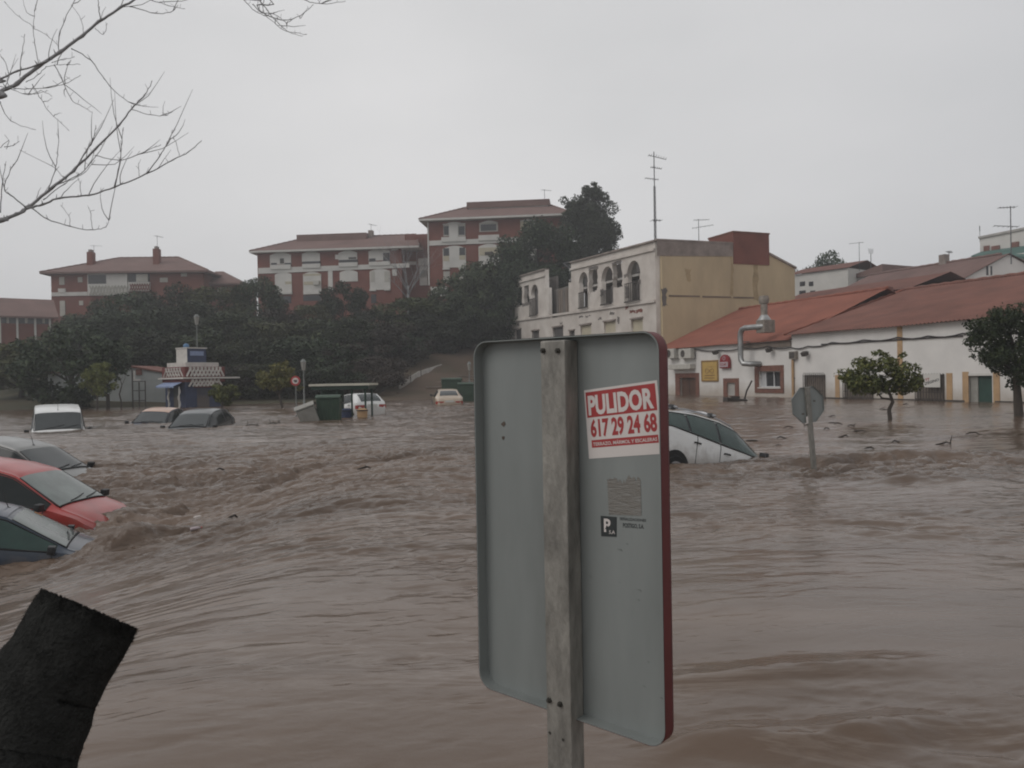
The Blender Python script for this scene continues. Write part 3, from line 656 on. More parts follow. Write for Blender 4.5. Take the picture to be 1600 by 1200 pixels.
        b = MB(); ya, yb = sorted((sgn*(w+.02), sgn*(w+.17))); b.box(X(mu)-.045, ya, zb+.0, X(mu)+.05, yb, zb+.115)
        b.tube([(X(mu)+.02, sgn*(w-.08), zb-.01), (X(mu), sgn*(w+.06), zb+.03)], .024, 6)
        b.build('wing_mirror', 'plastic', root, 'auto', 0.028)
        # wheels and arches
        for au in S['axle']:
            w = wb(au); cy = sgn*(w-.11); c = Vector((X(au), cy, .31))
            ar = MB(); ar.tube([(X(au), sgn*(w*.9), .33), (X(au), sgn*(w*1.0+.008), .33)], .375, 28); ar.build('wheel_arch', 'seam', root)
            b = MB(); b.tube([(X(au), sgn*(w-.20), .31), (X(au), sgn*(w-.17), .31), (X(au), sgn*(w-.01), .31), (X(au), sgn*(w+.022), .31)], [.28, .315, .315, .285], 28)
            wh = b.build('tyre', 'tyre', root, 'auto')
            b = MB(); b.tube([(X(au), sgn*(w+.0), .31), (X(au), sgn*(w+.026), .31)], .2, 24)
            for q in range(5):
                a = 2*math.pi*q/5; b.tube([(X(au)+.03*math.cos(a), sgn*(w+.034), .31+.03*math.sin(a)), (X(au)+.19*math.cos(a), sgn*(w+.028), .31+.19*math.sin(a))], .025, 6)
            b.build('rim', 'rim', wh, 'auto')
        # lights
        b = MB(); b.grid(lambda i, j: ((X(.945+.035*i)), sgn*(wb(.945+.035*i)*(.99-.42*j)+.006), ip('top', .945+.035*i)-.07-.09*i+.02*j+.008), 4, 4); b.build('headlight', 'lamp_glass', root, True)
        b = MB(); zt = ip('belt', .02)
        def tl(i, j):
            u = .003+.055*(i if i > .35 else 0)
            y = sgn*(wb(.003)*(.55+.45*i/.35) if i <= .35 else wb(u)+.012); return (X(u)-.010, y, zt-.02-.17*j)
        b.grid(tl, 8, 3); b.build('tail_light', 'tail_red', root)
    b = MB(); b.box(X(0)-.012, -.26, .70, X(0)-.002, .26, .81); b.build('number_plate', 'plate', root)
    if roofm:
        b = MB(); b.grid(lambda i, j: toppt(.10+(S['wind'][0]-.115)*i, -.97+1.94*j, .012), 14, 14); b.build('roof', roofm, root, True)
    if bars:
        for v in (-.86, .86):
            b = MB(); b.tube([toppt(.1+.5*i/16, v, .0 if i in (0, 16) else .055) for i in range(17)], .016, 8); b.build('roof_rail', 'rim', root, True)
        for u in (.20, .44):
            b = MB(); b.tube([toppt(u, -1.04, .09), toppt(u, -.5, .11), toppt(u, .5, .11), toppt(u, 1.04, .09)], [.022]*4, 8); o = b.build('roof_bar', 'rim', root, True)
            for v in (-.86, .86):
                b = MB(); q = Vector(toppt(u, v, .06)); b.box(q.x-.045, q.y-.05, q.z-.03, q.x+.045, q.y+.05, q.z+.05); b.build('bar_foot', 'plastic', o, False, .01)
    if antenna:
        b = MB(); p = Vector(toppt(S['wind'][0]-.04, 0, 0)); b.tube([p, p+Vector((-.10, 0, .22))], [.008, .004], 5); b.sphere(p, .025, 8, 5, (1.3, 1, .6)); b.build('aerial', 'plastic', root)
    return root
def carpos(px, py, z, D): 
    p = at(px, py, D); return (p.x, p.y, z)
def place(px, D, z, yaw=0):
    p = at(px, 600, D); return (p.x, p.y, z)
car('dark blue hatchback nearest the camera at the left edge, sunk to its windows', 'car', 'hatch', 'p_blue', (-7.25, 10.29, -1.26), 22.4, 8.3, -.5, windscreen='glass_sky_tint', sidem='glass_green', roofm='p_lavender', sticker=True, antenna=True, scale=.9)
car('red hatchback half under water between the blue car and the grey car', 'car', 'hatch', 'p_red', (-8.53, 12.9, -1.12), -1.2, 8.6, -1.1, windscreen='glass_sky_tint')
car('silver grey hatchback behind the red car, water up to its bonnet', 'car', 'hatch', 'p_grey', (-11.2, 17.3, -1.06), -9, 8, -.5, windscreen='glass', antenna=True)
car('white van facing the camera behind the grey car, submerged to its windscreen', 'van', 'van', 'p_white', (-17.0, 28.7, -1.0), -58.6, 2.9, 0, windscreen='glass', name='van', antenna=True)
car('dark grey car drifting half sunk in front of the kiosk', 'car', 'hatch', 'p_dark', (-11.82, 28.98, -.85), -87.5, 4, 0, windscreen='glass')
car('navy car with copper coloured roof left of the dark grey car', 'car', 'hatch', 'p_navy', (-14.9, 32.2, -.80), -84, 4, -3, windscreen='glass', roofm='copper', scale=.95)
car('white estate car with roof bars right of the road sign, nose down in the flood', 'car', 'wagon', 'p_white', (3.22, 14.5, -.72), 38, 14.5, -.3, windscreen='glass', sidem='glass_green', bars=True)
car('cream saloon car seen from behind, floating near the foot of the slope', 'car', 'sedan', 'p_cream', place(698, 49.5, -.42), 99, -2, 0)
car('white hatchback behind the green roofed shelter, showing its red tail light', 'car', 'hatch', 'p_white', place(553, 38, -.52), 128, 6, 0)

# ------------------------------------------------------------------ roofs
def corr(b, A, B_, C, D, pitch=0.24, amp=0.035, rows=10, seg=4):
    """tiled roof slope: A,B eave left/right, C,D ridge right/left"""
    A, B_, C, D = map(Vector, (A, B_, C, D)); nu = max(4, int((B_-A).length/pitch))*seg
    nn = (B_-A).cross(D-A).normalized()
    if nn.z < 0: nn = -nn
    def fn(i, j):
        p = (A*(1-i)+B_*i)*(1-j)+(D*(1-i)+C*i)*j
        st = 0.022*(1-((j*rows) % 1.0)) if j < 1 else 0
        sag = 0.05*mnoise.noise(Vector((p.x*.25, p.y*.25, 3)))
        return tuple(p+nn*(amp*math.sin(i*nu/seg*2*math.pi)+sag+st))
    b.grid(fn, nu, rows*2); return b
def ridge(b, A, B_, r=0.11):
    A, B_ = Vector(A), Vector(B_); n_ = max(2, int((B_-A).length/.45)); 
    b.tube([A.lerp(B_, i/n_)+Vector((0, 0, 0.03*(i % 2))) for i in range(n_+1)], [r*(1.1 if i % 2 else .95) for i in range(n_+1)], 8); return b

# ------------------------------------------------------------------ right: low white buildings along the flooded street
w_ = Vector((0.369, -0.929)).normalized(); wphi = math.atan2(w_.y, w_.x)
WF = Frame(14.7, 59.4, wphi)
xL, xM = WF.px(1030, 580)[0], WF.px(1238, 580)[0]; xR = xM+34
# bar: left part
bar = fthing('bar_building', 'low white bar with a bright red tiled roof, brick trimmed door and window', 'building', WF)
ze = WF.px(1238, 531)[1]
b_ridge = 8.4; zr = 7.35
dr0, dr1 = WF.rect(1063, 590, 1088, 640), WF.rect(1137, 598, 1149, 618)
wn = WF.rect(1186, 580, 1220, 605)
wall = slab(rectpoly(xL, -1, xM, ze), [rectpoly(dr0[0], -.9, dr0[2], dr0[3]), rectpoly(*dr1), rectpoly(*wn)], 0.3)
wl = link('wall', wall, 'white_wall', bar)
b = MB(); b.box(xL, .305, -1, xL+.25, b_ridge*2, ze); b.box(xL+.3, b_ridge*2-.3, -1, xM, b_ridge*2, ze); b.build('rear_wall', 'white_wall', bar)
sl_ = (zr-ze)/(b_ridge+.35); 
xr_l = WF.loc(at(1161, 481, 67))[0]
b = MB(); corr(b, (xL-.1, -.35, ze-.02), (xM+.05, -.35, ze-.02), (xM+.05, b_ridge, zr), (xL-.1, b_ridge, zr), .23); b.build('roof_slope', 'roof_tile_red', bar, True)
b = MB(); corr(b, (xM+.05, b_ridge*2+.3, ze-.02), (xL-.1, b_ridge*2+.3, ze-.02), (xL-.1, b_ridge+.0, zr-.01), (xM+.05, b_ridge+.0, zr-.01), .23); b.build('roof_slope', 'roof_tile_red', bar, True)
ridge(MB(), (xL-.1, b_ridge, zr+.04), (xM+.05, b_ridge, zr+.04)).build('ridge_tiles', 'roof_tile_red', bar, True)
f0 = WF.px(1160, 536)[0]
MB().box(f0, -.12, ze-.42, xM-.02, -.002, ze-.05).build('shaded_fascia', 'shutter', bar)  # dark brown strip paints the eave shadow into the fascia
def frame_poly(parent, name, m, o, i, y0, y1):
    return link(name, slab(rectpoly(*o), [rectpoly(*i)], y1-y0, y0), m, parent)
do = WF.rect(1056, 583, 1093, 640)
dt = frame_poly(bar, 'door_surround', 'brick_trim', (do[0], -.95, do[2], do[3]), (dr0[0], -.9, dr0[2], dr0[3]), -.05, .02)
MB().box(dr0[0], .18, -.9, dr0[2], .24, dr0[3]).build('door', 'wood', bar)
b = MB(); b.box(dr0[0]+.45*(dr0[2]-dr0[0]), .165, -.88, dr0[0]+.48*(dr0[2]-dr0[0]), .179, dr0[3]-.1); b.build('door_joint', 'seam', bar)
wo = WF.rect(1180, 571, 1225, 614)
frame_poly(bar, 'window_surround', 'brick_trim', wo, wn, -.06, .02)
fr_ = MB(); t = .06; xs = [wn[0], wn[0]+(wn[2]-wn[0])*.24, wn[0]+(wn[2]-wn[0])*.62, wn[2]]
mw_ = slab(rectpoly(wn[0], wn[1], wn[2], wn[3]), [rectpoly(xs[k]+t/2, wn[1]+t, xs[k+1]-t/2, wn[3]-t) for k in range(3)], .06, .14); 
wf = link('window_frame', mw_, 'alu', bar)
MB().box(wn[0]+.01, .21, wn[1], wn[2], .22, wn[3]).build('window_pane', 'dark_window', wf)
MB().box(xs[0]+.03, .195, wn[1]+.05, xs[1]-.03, .205, wn[3]-.05).build('open_sash', 'lamp_glass', wf)
MB().box(wn[0]-.05, -.11, wn[1]-.09, wn[2]+.05, -.062, wn[1]-.01).build('window_sill', 'white_wall', bar)
so = WF.rect(1131, 591, 1155, 640)
frame_poly(bar, 'hatch_surround', 'brick_trim', (so[0], -.9, so[2], so[3]), dr1, -.05, .02)
MB().box(dr1[0], .1, dr1[1], dr1[2], .15, dr1[3]).build('hatch_panel', 'concrete', bar)
aw = WF.rect(1053, 569, 1087, 577)
b = MB(); b.box(aw[0], -.55, aw[1], aw[2], -.003, aw[3]); bx = b.build('awning_box', 'ac', bar, False, .05); bx['label'] = 'rolled grey awning above the door'
# fixtures on the bar wall that could be lifted away
for k, (a0, a1, l_) in enumerate(((1049, 1062, 'air conditioner unit beside the edge of the road sign'), (1069, 1088, 'air conditioner unit above the rolled awning, right of its twin'))):
    q = WF.rect(a0, 545, a1, 560); th = thing('air_conditioner', 'beige outdoor '+l_, 'air conditioner', WF.o+WF.x*q[0]+Vector((0, 0, q[1])), wphi, 'air conditioners above the bar door')
    ww, hh = q[2]-q[0], q[3]-q[1]; b = MB(); b.box(0, -.55, 0, ww, -.15, hh); b.build('casing', 'ac', th, False, .03)
    b = MB(); b.tube([(ww*.36, -.552, hh*.5), (ww*.36, -.562, hh*.5)], hh*.38, 20); b.build('fan_grille', 'iron', th)
    b = MB(); b.box(.08, -.15, -.06, .13, -.002, .3); b.build('bracket', 'galv_dark', th); b = MB(); b.box(ww-.13, -.15, -.06, ww-.08, -.002, .3); b.build('bracket', 'galv_dark', th)
q = WF.rect(1097, 563, 1123, 596)
th = thing('wall_sign', 'yellow rectangular signboard on the bar wall beside the door', 'sign', WF.o+WF.x*q[0]+Vector((0, 0, q[1])), wphi); ww, hh = q[2]-q[0], q[3]-q[1]
MB().box(0, -.06, 0, ww, -.003, hh).build('board', 'yellow_sign', th, False, .01)
link('border', slab(rectpoly(0, 0, ww, hh), [rectpoly(.1, .1, ww-.1, hh-.1)], .03, -.09), 'yellow_ink', th)
b = MB(); b.box(.45*ww, -.075, .68*hh, .65*ww, -.061, .7*hh); b.build('lettering', 'yellow_ink', th)
for zz in (.14, .26): b = MB(); b.box(.2*ww, -.075, zz*hh, .8*ww, -.061, (zz+.045)*hh); b.build('lettering', 'yellow_ink', th)
b = MB(); b.tube([(ww*(.5+.25*math.cos(k/20*6.283)), -.068, hh*(.5+.11*math.sin(k/20*12.566))) for k in range(21)], .02, 5); b.build('emblem', 'yellow_ink', th)
q = WF.rect(1128.5, 554, 1143, 577); ww, hh = q[2]-q[0], q[3]-q[1]
th = thing('bar_sign', 'dark red round topped lightbox sign with a pale lettered band', 'sign', WF.o+WF.x*q[0]+Vector((0, 0, q[1])), wphi)
MB().prism(archpoly(0, 0.08, ww, hh, 12), -.25, -.05).build('sign_body', 'beer_red', th, False, .02)
bb = MB().box(-.05, -.29, hh*.16, ww*.93, -.255, hh*.5).build('pale_band', 'beer_pale', th, False, .01)
link('lettering', text_mesh('CRUZCAMPO', [(.06, hh*.43), (ww*.82, hh*.43), (ww*.82, hh*.24), (.06, hh*.24)], .02, y=-.293), 'beer_red', th)
b = MB(); b.tube([(ww*.5+.13*math.cos(k/12*6.283), -.255, hh*.74+.13*math.sin(k/12*6.283)) for k in range(13)], .025, 6); b.build('emblem', 'beer_pale', th)
b = MB(); b.box(ww*.4, -.05, hh*.3, ww*.6, -.002, hh*.6); b.build('bracket', 'iron', th)
# ventilation duct
th = fthing('ventilation_duct', 'shiny metal ventilation duct climbing the bar wall and rising through its roof', 'duct', WF)
yy = -.95; x0, z0 = WF.px(1166, 569, yy); xd = WF.px(1157, 540, yy)[0]; zt = WF.px(1160, 513, yy)[1]; xe = WF.px(1186, 512, yy)[0]; r_ = .19
b = MB(); pts = [(x0+.35, -.05, z0), (x0+.15, yy+.25, z0), (xd+.25, yy, z0+.05), (xd+.04, yy, z0+.3)]+[(xd, yy, z0+.6+(zt-z0-1.2)*k/8) for k in range(9)]
b.tube(pts, r_, 14); b.build('riser', 'duct', th, 'auto')
b = MB(); b.tube([(xd, yy, zt-.58), (xd+.04, yy, zt-.3), (xd+.2, yy, zt-.08), (xd+.5, yy, zt), (xe-.1, yy+.1, zt), (xe+.25, yy+.3, zt+.02)], r_*1.02, 14); b.build('elbow', 'duct', th, 'auto')
for zz in (z0+.65, (z0+zt)/2, zt-.62): b = MB(); b.tube([(xd, yy, zz), (xd, yy, zz+.07)], r_*1.1, 14); b.build('collar', 'duct', th)
q = WF.rect(1185, 500, 1198, 520, yy+.3); b = MB(); b.box(q[0], yy+.1, q[1], q[2], yy+1.0, q[3]); b.build('fan_box', 'duct_old', th, False, .03)
xc = (q[0]+q[2])/2-.12; b = MB(); b.tube([(xc, yy+.55, q[3]-.01), (xc, yy+.55, q[3]+.35)], [.48, .24], 14); b.build('cowl', 'duct', th, 'auto')
zt2 = WF.px(1185, 470, yy+.5)[1]; b = MB(); b.tube([(xc, yy+.55, q[3]+.3), (xc, yy+.55, zt2)], .23, 14); b.build('stack', 'duct_old', th, 'auto')
b = MB(); b.tube([(xc, yy+.55, zt2-.25), (xc, yy+.55, zt2), (xc, yy+.55, zt2+.28)], [.3, .36, .3], 14); b.build('stack_cap', 'duct_old', th, 'auto')
b = MB(); b.box(xd-.03, yy, (z0+zt)/2+.3, xd+.03, -.002, (z0+zt)/2+.36); b.build('wall_bracket', 'galv_dark', th)
for a, c, l_ in ((1124, 550, 'small dark floodlight on the bar wall above the red sign'), (1208, 546, 'small floodlight under the bar eave left of the building joint'), (1264, 552, 'small dark floodlight on the white hall wall right of the meter box')):
    x, z = WF.px(a, c); th = thing('floodlight', l_, 'lamp', WF.o+WF.x*x+Vector((0, 0, z)), wphi)
    b = MB(); b.tube([(0, -.002, .1), (0, -.25, .05)], .03, 6); b.build('arm', 'iron', th)
    b = MB(); b.box(-.2, -.5, -.16, .2, -.22, .10, Matrix.Rotation(.5, 3, 'X')); b.build('head', 'iron', th, False, .02)
# hall: right part
hall = fthing('hall_building', 'long white hall with a brown tiled roof, ochre strips and barred windows', 'building', WF)
zh = WF.px(1300, 518)[1]; hb = 10.3; zhr = 7.3
gd = WF.rect(1513, 587, 1552, 640); w1 = WF.rect(1258, 586, 1291, 640); w2 = WF.rect(1320, 588, 1366, 640); w3 = WF.rect(1433, 585, 1477, 640)
holes = [rectpoly(q[0], -.95, q[2], q[3]) for q in (gd, w1, w2, w3)]
link('wall', slab(rectpoly(xM+.01, -1, xR, zh), holes, .35, -.04), 'white_wall', hall)
b = MB(); b.box(xM+.01, .315, -1, xM+.3, hb*2, zh); b.box(xR-.3, .315, -1, xR, hb*2, zh); b.box(xM+.31, hb*2-.3, -1, xR-.31, hb*2, zh); b.build('rear_wall', 'white_wall', hall)
MB().prism([(p[1], p[0]) for p in ((0, 0), (0, 0))]+[(0, 0)], 0, 0) if False else None
g = MB(); g.add([(xM+.02, -.0, zh), (xM+.02, hb*2, zh), (xM+.02, hb, zhr-.1), (xM+.27, 0, zh), (xM+.27, hb*2, zh), (xM+.27, hb, zhr-.1)], [(0, 1, 2), (3, 5, 4), (0, 2, 5, 3), (1, 4, 5, 2), (0, 3, 4, 1)]); g.build('gable', 'roof_tile', hall)
b = MB(); corr(b, (xM-.25, -.45, zh-.03), (xR+.2, -.45, zh-.03), (xR+.2, hb, zhr), (xM-.25, hb, zhr), .25, .04); b.build('roof_slope', 'roof_tile', hall, True)
b = MB(); corr(b, (xR+.2, hb*2+.3, zh-.03), (xM-.25, hb*2+.3, zh-.03), (xM-.25, hb, zhr-.01), (xR+.2, hb, zhr-.01), .25, .04); b.build('roof_slope', 'roof_tile', hall, True)
ridge(MB(), (xM-.25, hb, zhr+.05), (xR, hb, zhr+.05)).build('ridge_tiles', 'roof_tile', hall, True)
ridge(MB(), (xM-.2, -.45, zh+.04), (xM-.2, hb, zhr+.06), .09).build('verge_tiles', 'roof_tile_red', hall, True)
q = WF.loc(at(1390, 463, 55.6)); b = MB(); b.box(q.x-.5, q.y-1.2, zhr-1.0, q.x+.5, q.y-.2, zhr+.35); b.build('roof_parapet', 'roof_tile_dark', hall)
for a, c in ((1480, 583), (1505, 581), (1553, 582), (1585, 585), (1306, 586), (1403, 520)):
    x, z = WF.px(a, c); MB().box(x, -.075, -.95, x+.33, -.042, z if c != 520 else zh-.02).build('ochre_strip', 'ochre', hall)
dg = MB(); dg.box(gd[0]+.35*(gd[2]-gd[0]), .14, -.9, gd[2], .2, gd[3]); dg.build('door', 'green_door', hall)
MB().box(gd[0], .1, -.9, gd[0]+.34*(gd[2]-gd[0]), .15, gd[3]).build('open_door_leaf', 'grey_bin', hall)
link('door_frame', slab(rectpoly(gd[0]-.12, -.95, gd[2]+.12, gd[3]+.12), [rectpoly(gd[0], -.94, gd[2], gd[3])], .03, -.072), 'apt_white', hall)
def bars(q, name, ydepth=.12, scroll=True):
    MB().box(q[0], .20, -.9, q[2], .26, q[3]).build(name+'_shutter', 'shutter', hall)
    b = MB(); n_ = int((q[2]-q[0])/.17)
    for k in range(n_+1):
        x = q[0]+(q[2]-q[0])*k/n_; b.box(x-.016, -.16, -.9, x+.016, -.13, q[3]+.05)
    for zz in (q[3]-.1, .45, .1): b.box(q[0], -.155, zz, q[2], -.135, zz+.035)
    if scroll:
        for k in range(n_):
            x = q[0]+(q[2]-q[0])*(k+.5)/n_; b.tube([(x+.085*math.cos(a*.524), -.145, q[3]+.05+.09*math.sin(a*.524)) for a in range(7)], .012, 4)
    b.build(name+'_grille', 'iron', hall)
bars(w1, 'window'); bars(w2, 'window'); bars(w3, 'window', scroll=False)
MB().box(xM+.3, -.10, -.3, gd[0]-.15, -.045, .08).build('skirting', 'iron', hall); MB().box(gd[2]+.15, -.10, -.3, xR, -.045, .08).build('skirting', 'iron', hall)
q = WF.rect(1238, 549, 1248, 561); th = thing('meter_box', 'dark weathered meter box at the joint of the two white buildings', 'box', WF.o+WF.x*q[0]+Vector((0, 0, q[1])), wphi)
MB().box(0, -.30, 0, q[2]-q[0], -.045, q[3]-q[1]).build('case', 'duct_old', th, False, .02); MB().box(.06, -.315, .06, q[2]-q[0]-.06, -.302, q[3]-q[1]-.06).build('cover', 'iron', th)
x, z = WF.px(1241, 562); th = thing('downpipe', 'tan downpipe on the white wall below the meter box', 'pipe', WF.o+WF.x*x, wphi)
b = MB(); b.tube([(0, -.14, z), (0, -.14, -.8)], .085, 10); b.build('pipe', 'ochre', th, 'auto')
for zz in (z-.1, z*.5): b = MB(); b.box(-.12, -.14, zz, .12, -.046, zz+.05); b.build('clip', 'galv_dark', th)
b = MB(); prev = None
keyp = [(1060, 548), (1085, 545), (1125, 547), (1160, 543), (1200, 541), (1236, 543), (1262, 541), (1300, 535), (1350, 531), (1403, 527), (1450, 525), (1504, 521), (1580, 514)]
pts = []
for i in range(len(keyp)-1):
    for k in range(4):
        t = k/4; x, z = WF.px(keyp[i][0]*(1-t)+keyp[i+1][0]*t, keyp[i][1]*(1-t)+keyp[i+1][1]*t, -.12); pts.append(Vector((x, -.12, z-.12*math.sin(math.pi*t))))
b.tube(pts, .04, 5); o = b.build('wall_cable', 'cable'); o.location = WF.o; o.rotation_euler = (0, 0, wphi); tag(o, 'dark cable sagging along the white walls under both eaves', 'cable')
b = MB(); q2 = [WF.px(a, c, -.1) for a, c in ((1283, 538), (1340, 535), (1403, 531), (1470, 527), (1504, 525))]
b.tube([(p[0], -.1, p[1]) for p in q2], .035, 5); o = b.build('wall_cable', 'cable'); o.location = WF.o; o.rotation_euler = (0, 0, wphi); tag(o, 'second thinner cable just below the first on the hall wall', 'cable')
q = WF.rect(1447, 584, 1473, 605); ww, hh = q[2]-q[0], q[3]-q[1]
th = thing('poster', 'white poster with red and dark writing hung on the barred window', 'poster', WF.o+WF.x*q[0]+Vector((0, 0, q[1])), wphi)
MB().box(0, -.20, 0, ww, -.172, hh).build('sheet', 'apt_white', th)
link('lettering', text_mesh('YT', [(.10*ww, .66*hh), (.38*ww, .70*hh), (.38*ww, .47*hh), (.10*ww, .43*hh)], .03, y=-.203), 'ink_red', th)
link('lettering', text_mesh('TEGINO', [(.12*ww, .36*hh), (.94*ww, .68*hh), (.94*ww, .48*hh), (.12*ww, .16*hh)], .03, y=-.203), 'ink_black', th)

# ------------------------------------------------------------------ ruin with the yellow gable
C0 = Vector((12.35, 65.3, 0)); RF = Frame(C0.x, C0.y, wphi)       # facade: local x negative to the left
ruin = fthing('ruined_building', 'derelict white facade with broken arched balcony openings and a tall yellow side wall', 'building', RF)
x893, x853, x783 = RF.px(893, 470)[0], RF.px(853, 480)[0], RF.px(783, 490)[0]
zc1 = RF.px(1025, 377)[1]; z893 = RF.px(893, 411)[1]; z783 = RF.px(783, 441)[1]; z853 = RF.px(853, 421)[1]
def rp(x0, y0, x1, y1): return RF.rect(x0, y0, x1, y1)
O3 = (760, 220)
def c3(x, y): return (760+x*.25, 220+y*.25)
def rc(x0, y0, x1, y1): a = c3(x0, y0); c = c3(x1, y1); return rp(a[0], a[1], c[0], c[1])
holes = []
for q in ((582, 820, 632, 1040), (722, 785, 790, 1018), (882, 748, 958, 998), (138, 930, 176, 1112), (282, 898, 322, 1088)):
    holes.append(archpoly(*rc(*q), 10, .8))
for k, q in enumerate(((642, 800, 692, 945), (790, 758, 848, 920))): holes.append(roughpoly(*rc(*q), 40+k, .16))
for k, q in enumerate(((190, 915, 222, 1035), (236, 908, 266, 1025))): holes.append(roughpoly(*rc(*q), 50+k, .12))
zg = RF.px(873, 495)[1]
gl, gr = RF.px(857, 480)[0], RF.px(889, 480)[0]
zgt = RF.px(873, 448)[1]
for q in ((905, 1115, 978, 1190), (735, 1130, 808, 1198), (588, 1152, 655, 1230), (415, 1165, 480, 1240), (520, 1188, 552, 1250), (180, 1180, 218, 1260), (285, 1188, 330, 1260)):
    holes.append(rectpoly(*rc(*q)))
outl = [(x783, -1), (0, -1), (0, zc1), (x893, z893), (x893, RF.px(893, 441)[1]), (gr, RF.px(889, 441)[1]), (gr, zg), (gl, zg), (gl, RF.px(857, 449)[1]), (x853, RF.px(853, 449)[1]), (x853, z853), (x783, z783)]
link('facade', slab(outl, holes, .45), 'ruin_white', ruin)
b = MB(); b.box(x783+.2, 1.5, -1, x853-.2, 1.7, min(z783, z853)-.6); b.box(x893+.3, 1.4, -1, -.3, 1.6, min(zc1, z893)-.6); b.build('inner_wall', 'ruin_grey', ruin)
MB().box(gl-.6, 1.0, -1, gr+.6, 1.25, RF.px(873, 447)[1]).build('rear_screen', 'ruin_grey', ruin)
for k in range(9): 
    x = gl+(gr-gl)*(k+.5)/9; MB().box(x-.2, .93, zg, x+.25, .995, zgt-.25+rng.uniform(-.2, .2)).build('plank', 'shutter' if k % 3 else 'ruin_grey', ruin)
MB().box(x783, .46, -1, x783+.3, 4, z783-.3).build('left_end_wall', 'ruin_white', ruin)
# cornice mouldings
b = MB(); b.prism([(x893, z893-.75), (0, zc1-.75), (0, zc1-.55), (x893, z893-.55)], -.16, -.003); b.build('cornice', 'ruin_white', ruin)
b = MB(); b.prism([(x783, z783-.75), (x853, z853-.75), (x853, z853-.55), (x783, z783-.55)], -.16, -.003); b.build('cornice', 'ruin_white', ruin)
b = MB(); b.prism([(x893, z893+.001), (0, zc1+.001), (0, zc1+.14), (x893, z893+.14)], -.2, .5); b.build('coping', 'parapet', ruin)
b = MB(); b.prism([(x783, z783+.001), (x853, z853+.001), (x853, z853+.14), (x783, z783+.14)], -.2, .5); b.build('coping', 'parapet', ruin)
q0 = RF.px(784, 504)[1]; q1 = RF.px(1025, 470)[1]
b = MB(); b.prism([(x783, q0-.12), (0, q1-.12), (0, q1+.12), (x783, q0+.12)], -.18, -.003); b.build('string_course', 'ruin_white', ruin)
for q in ((905, 1115, 978, 1190), (735, 1130, 808, 1198), (588, 1152, 655, 1230), (415, 1165, 480, 1240), (520, 1188, 552, 1250), (180, 1180, 218, 1260), (285, 1188, 330, 1260)):
    z_ = rc(*q); MB().box(z_[0]-.1, -.12, z_[3]+.03, z_[2]+.1, -.003, z_[3]+.16).build('lintel', 'parapet', ruin)
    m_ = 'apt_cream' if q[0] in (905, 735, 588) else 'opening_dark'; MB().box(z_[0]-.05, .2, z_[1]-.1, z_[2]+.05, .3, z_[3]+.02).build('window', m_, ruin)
# balcony rails, doors and broken plaster
for q in ((595, 950, 640, 1040), (885, 890, 968, 998), (148, 1040, 176, 1110), (735, 940, 790, 1018), (285, 990, 322, 1090)):
    z_ = rc(*q); b = MB(); n_ = 7
    for k in range(n_+1): x = z_[0]+(z_[2]-z_[0])*k/n_; b.box(x-.025, -.34, z_[1], x+.025, -.29, z_[3])
    b.box(z_[0]-.06, -.35, z_[3]+.001, z_[2]+.06, -.28, z_[3]+.08); b.box(z_[0]-.1, -.4, z_[1]-.12, z_[2]+.1, -.19, z_[1]-.001); b.build('balcony', 'iron', ruin)
for q in ((765, 905, 790, 1010), (920, 890, 945, 980), (298, 940, 318, 1080), (600, 850, 622, 905), (920, 770, 946, 820)):
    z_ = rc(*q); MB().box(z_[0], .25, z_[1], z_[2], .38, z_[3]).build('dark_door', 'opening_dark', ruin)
for k, q in enumerate(((870, 905, 890, 985), (712, 930, 732, 970), (640, 785, 700, 805), (785, 755, 845, 770), (860, 830, 885, 850), (945, 870, 965, 900), (868, 1020, 890, 1050), (770, 1070, 800, 1085), (580, 1095, 605, 1105), (620, 1090, 650, 1100), (895, 1060, 930, 1075), (935, 1055, 975, 1072), (700, 1105, 720, 1120), (820, 1100, 830, 1140), (225, 1010, 280, 1030), (190, 1140, 205, 1155), (460, 1135, 475, 1145))):
    z_ = rc(*q); MB().prism(roughpoly(*z_, 80+k, .09, 5), -.012, -.002).build('plaster_patch', 'ruin_grey' if k not in (10, 11, 6) else 'brick', ruin)
# yellow side wall, rising away from the street at right angles
GF = Frame(C0.x, C0.y, wphi+math.pi/2)                               # local x: away to the right
g1, g2, g3 = GF.px(1142, 400)[0], GF.px(1198, 400)[0], GF.px(1238, 420)[0]
zy0, zy1, zy2, zy3, zy4 = GF.px(1027, 378)[1], GF.px(1142, 383)[1], GF.px(1170, 366)[1], GF.px(1198, 399)[1], GF.px(1238, 420)[1]
def gpart(name, mesh_or_mb, m, **k):
    o = mesh_or_mb.build(name, m, None, **k) if isinstance(mesh_or_mb, MB) else link(name, mesh_or_mb, m)
    o.parent = ruin; o.rotation_euler = (0, 0, math.pi/2); return o
gpart('side_wall', MB().prism([(.46, -1), (g3, -1), (g3, zy4), (g2, zy3), (g1, zy1-.0), (.46, zy0-.02)], -.30, .0), 'ruin_yellow')
gpart('parapet_band', MB().prism([(.0, zy0-1.25), (g1, zy1-1.05), (g1, zy1+.05), (0, zy0+.06)], -.325, -.302), 'parapet')
gpart('parapet_coping', MB().prism([(-.05, zy0+.061), (g1, zy1+.051), (g1, zy1+.2), (-.05, zy0+.21)], -.36, .1), 'parapet')
gpart('brick_turret', MB().box(g1+.01, -.35, zy1-1.7, g2, 3.2, zy2), 'brick'); gpart('turret_cap', MB().box(g1-.03, -.40, zy2+.001, g2+.06, 3.3, zy2+.14), 'brick_trim')
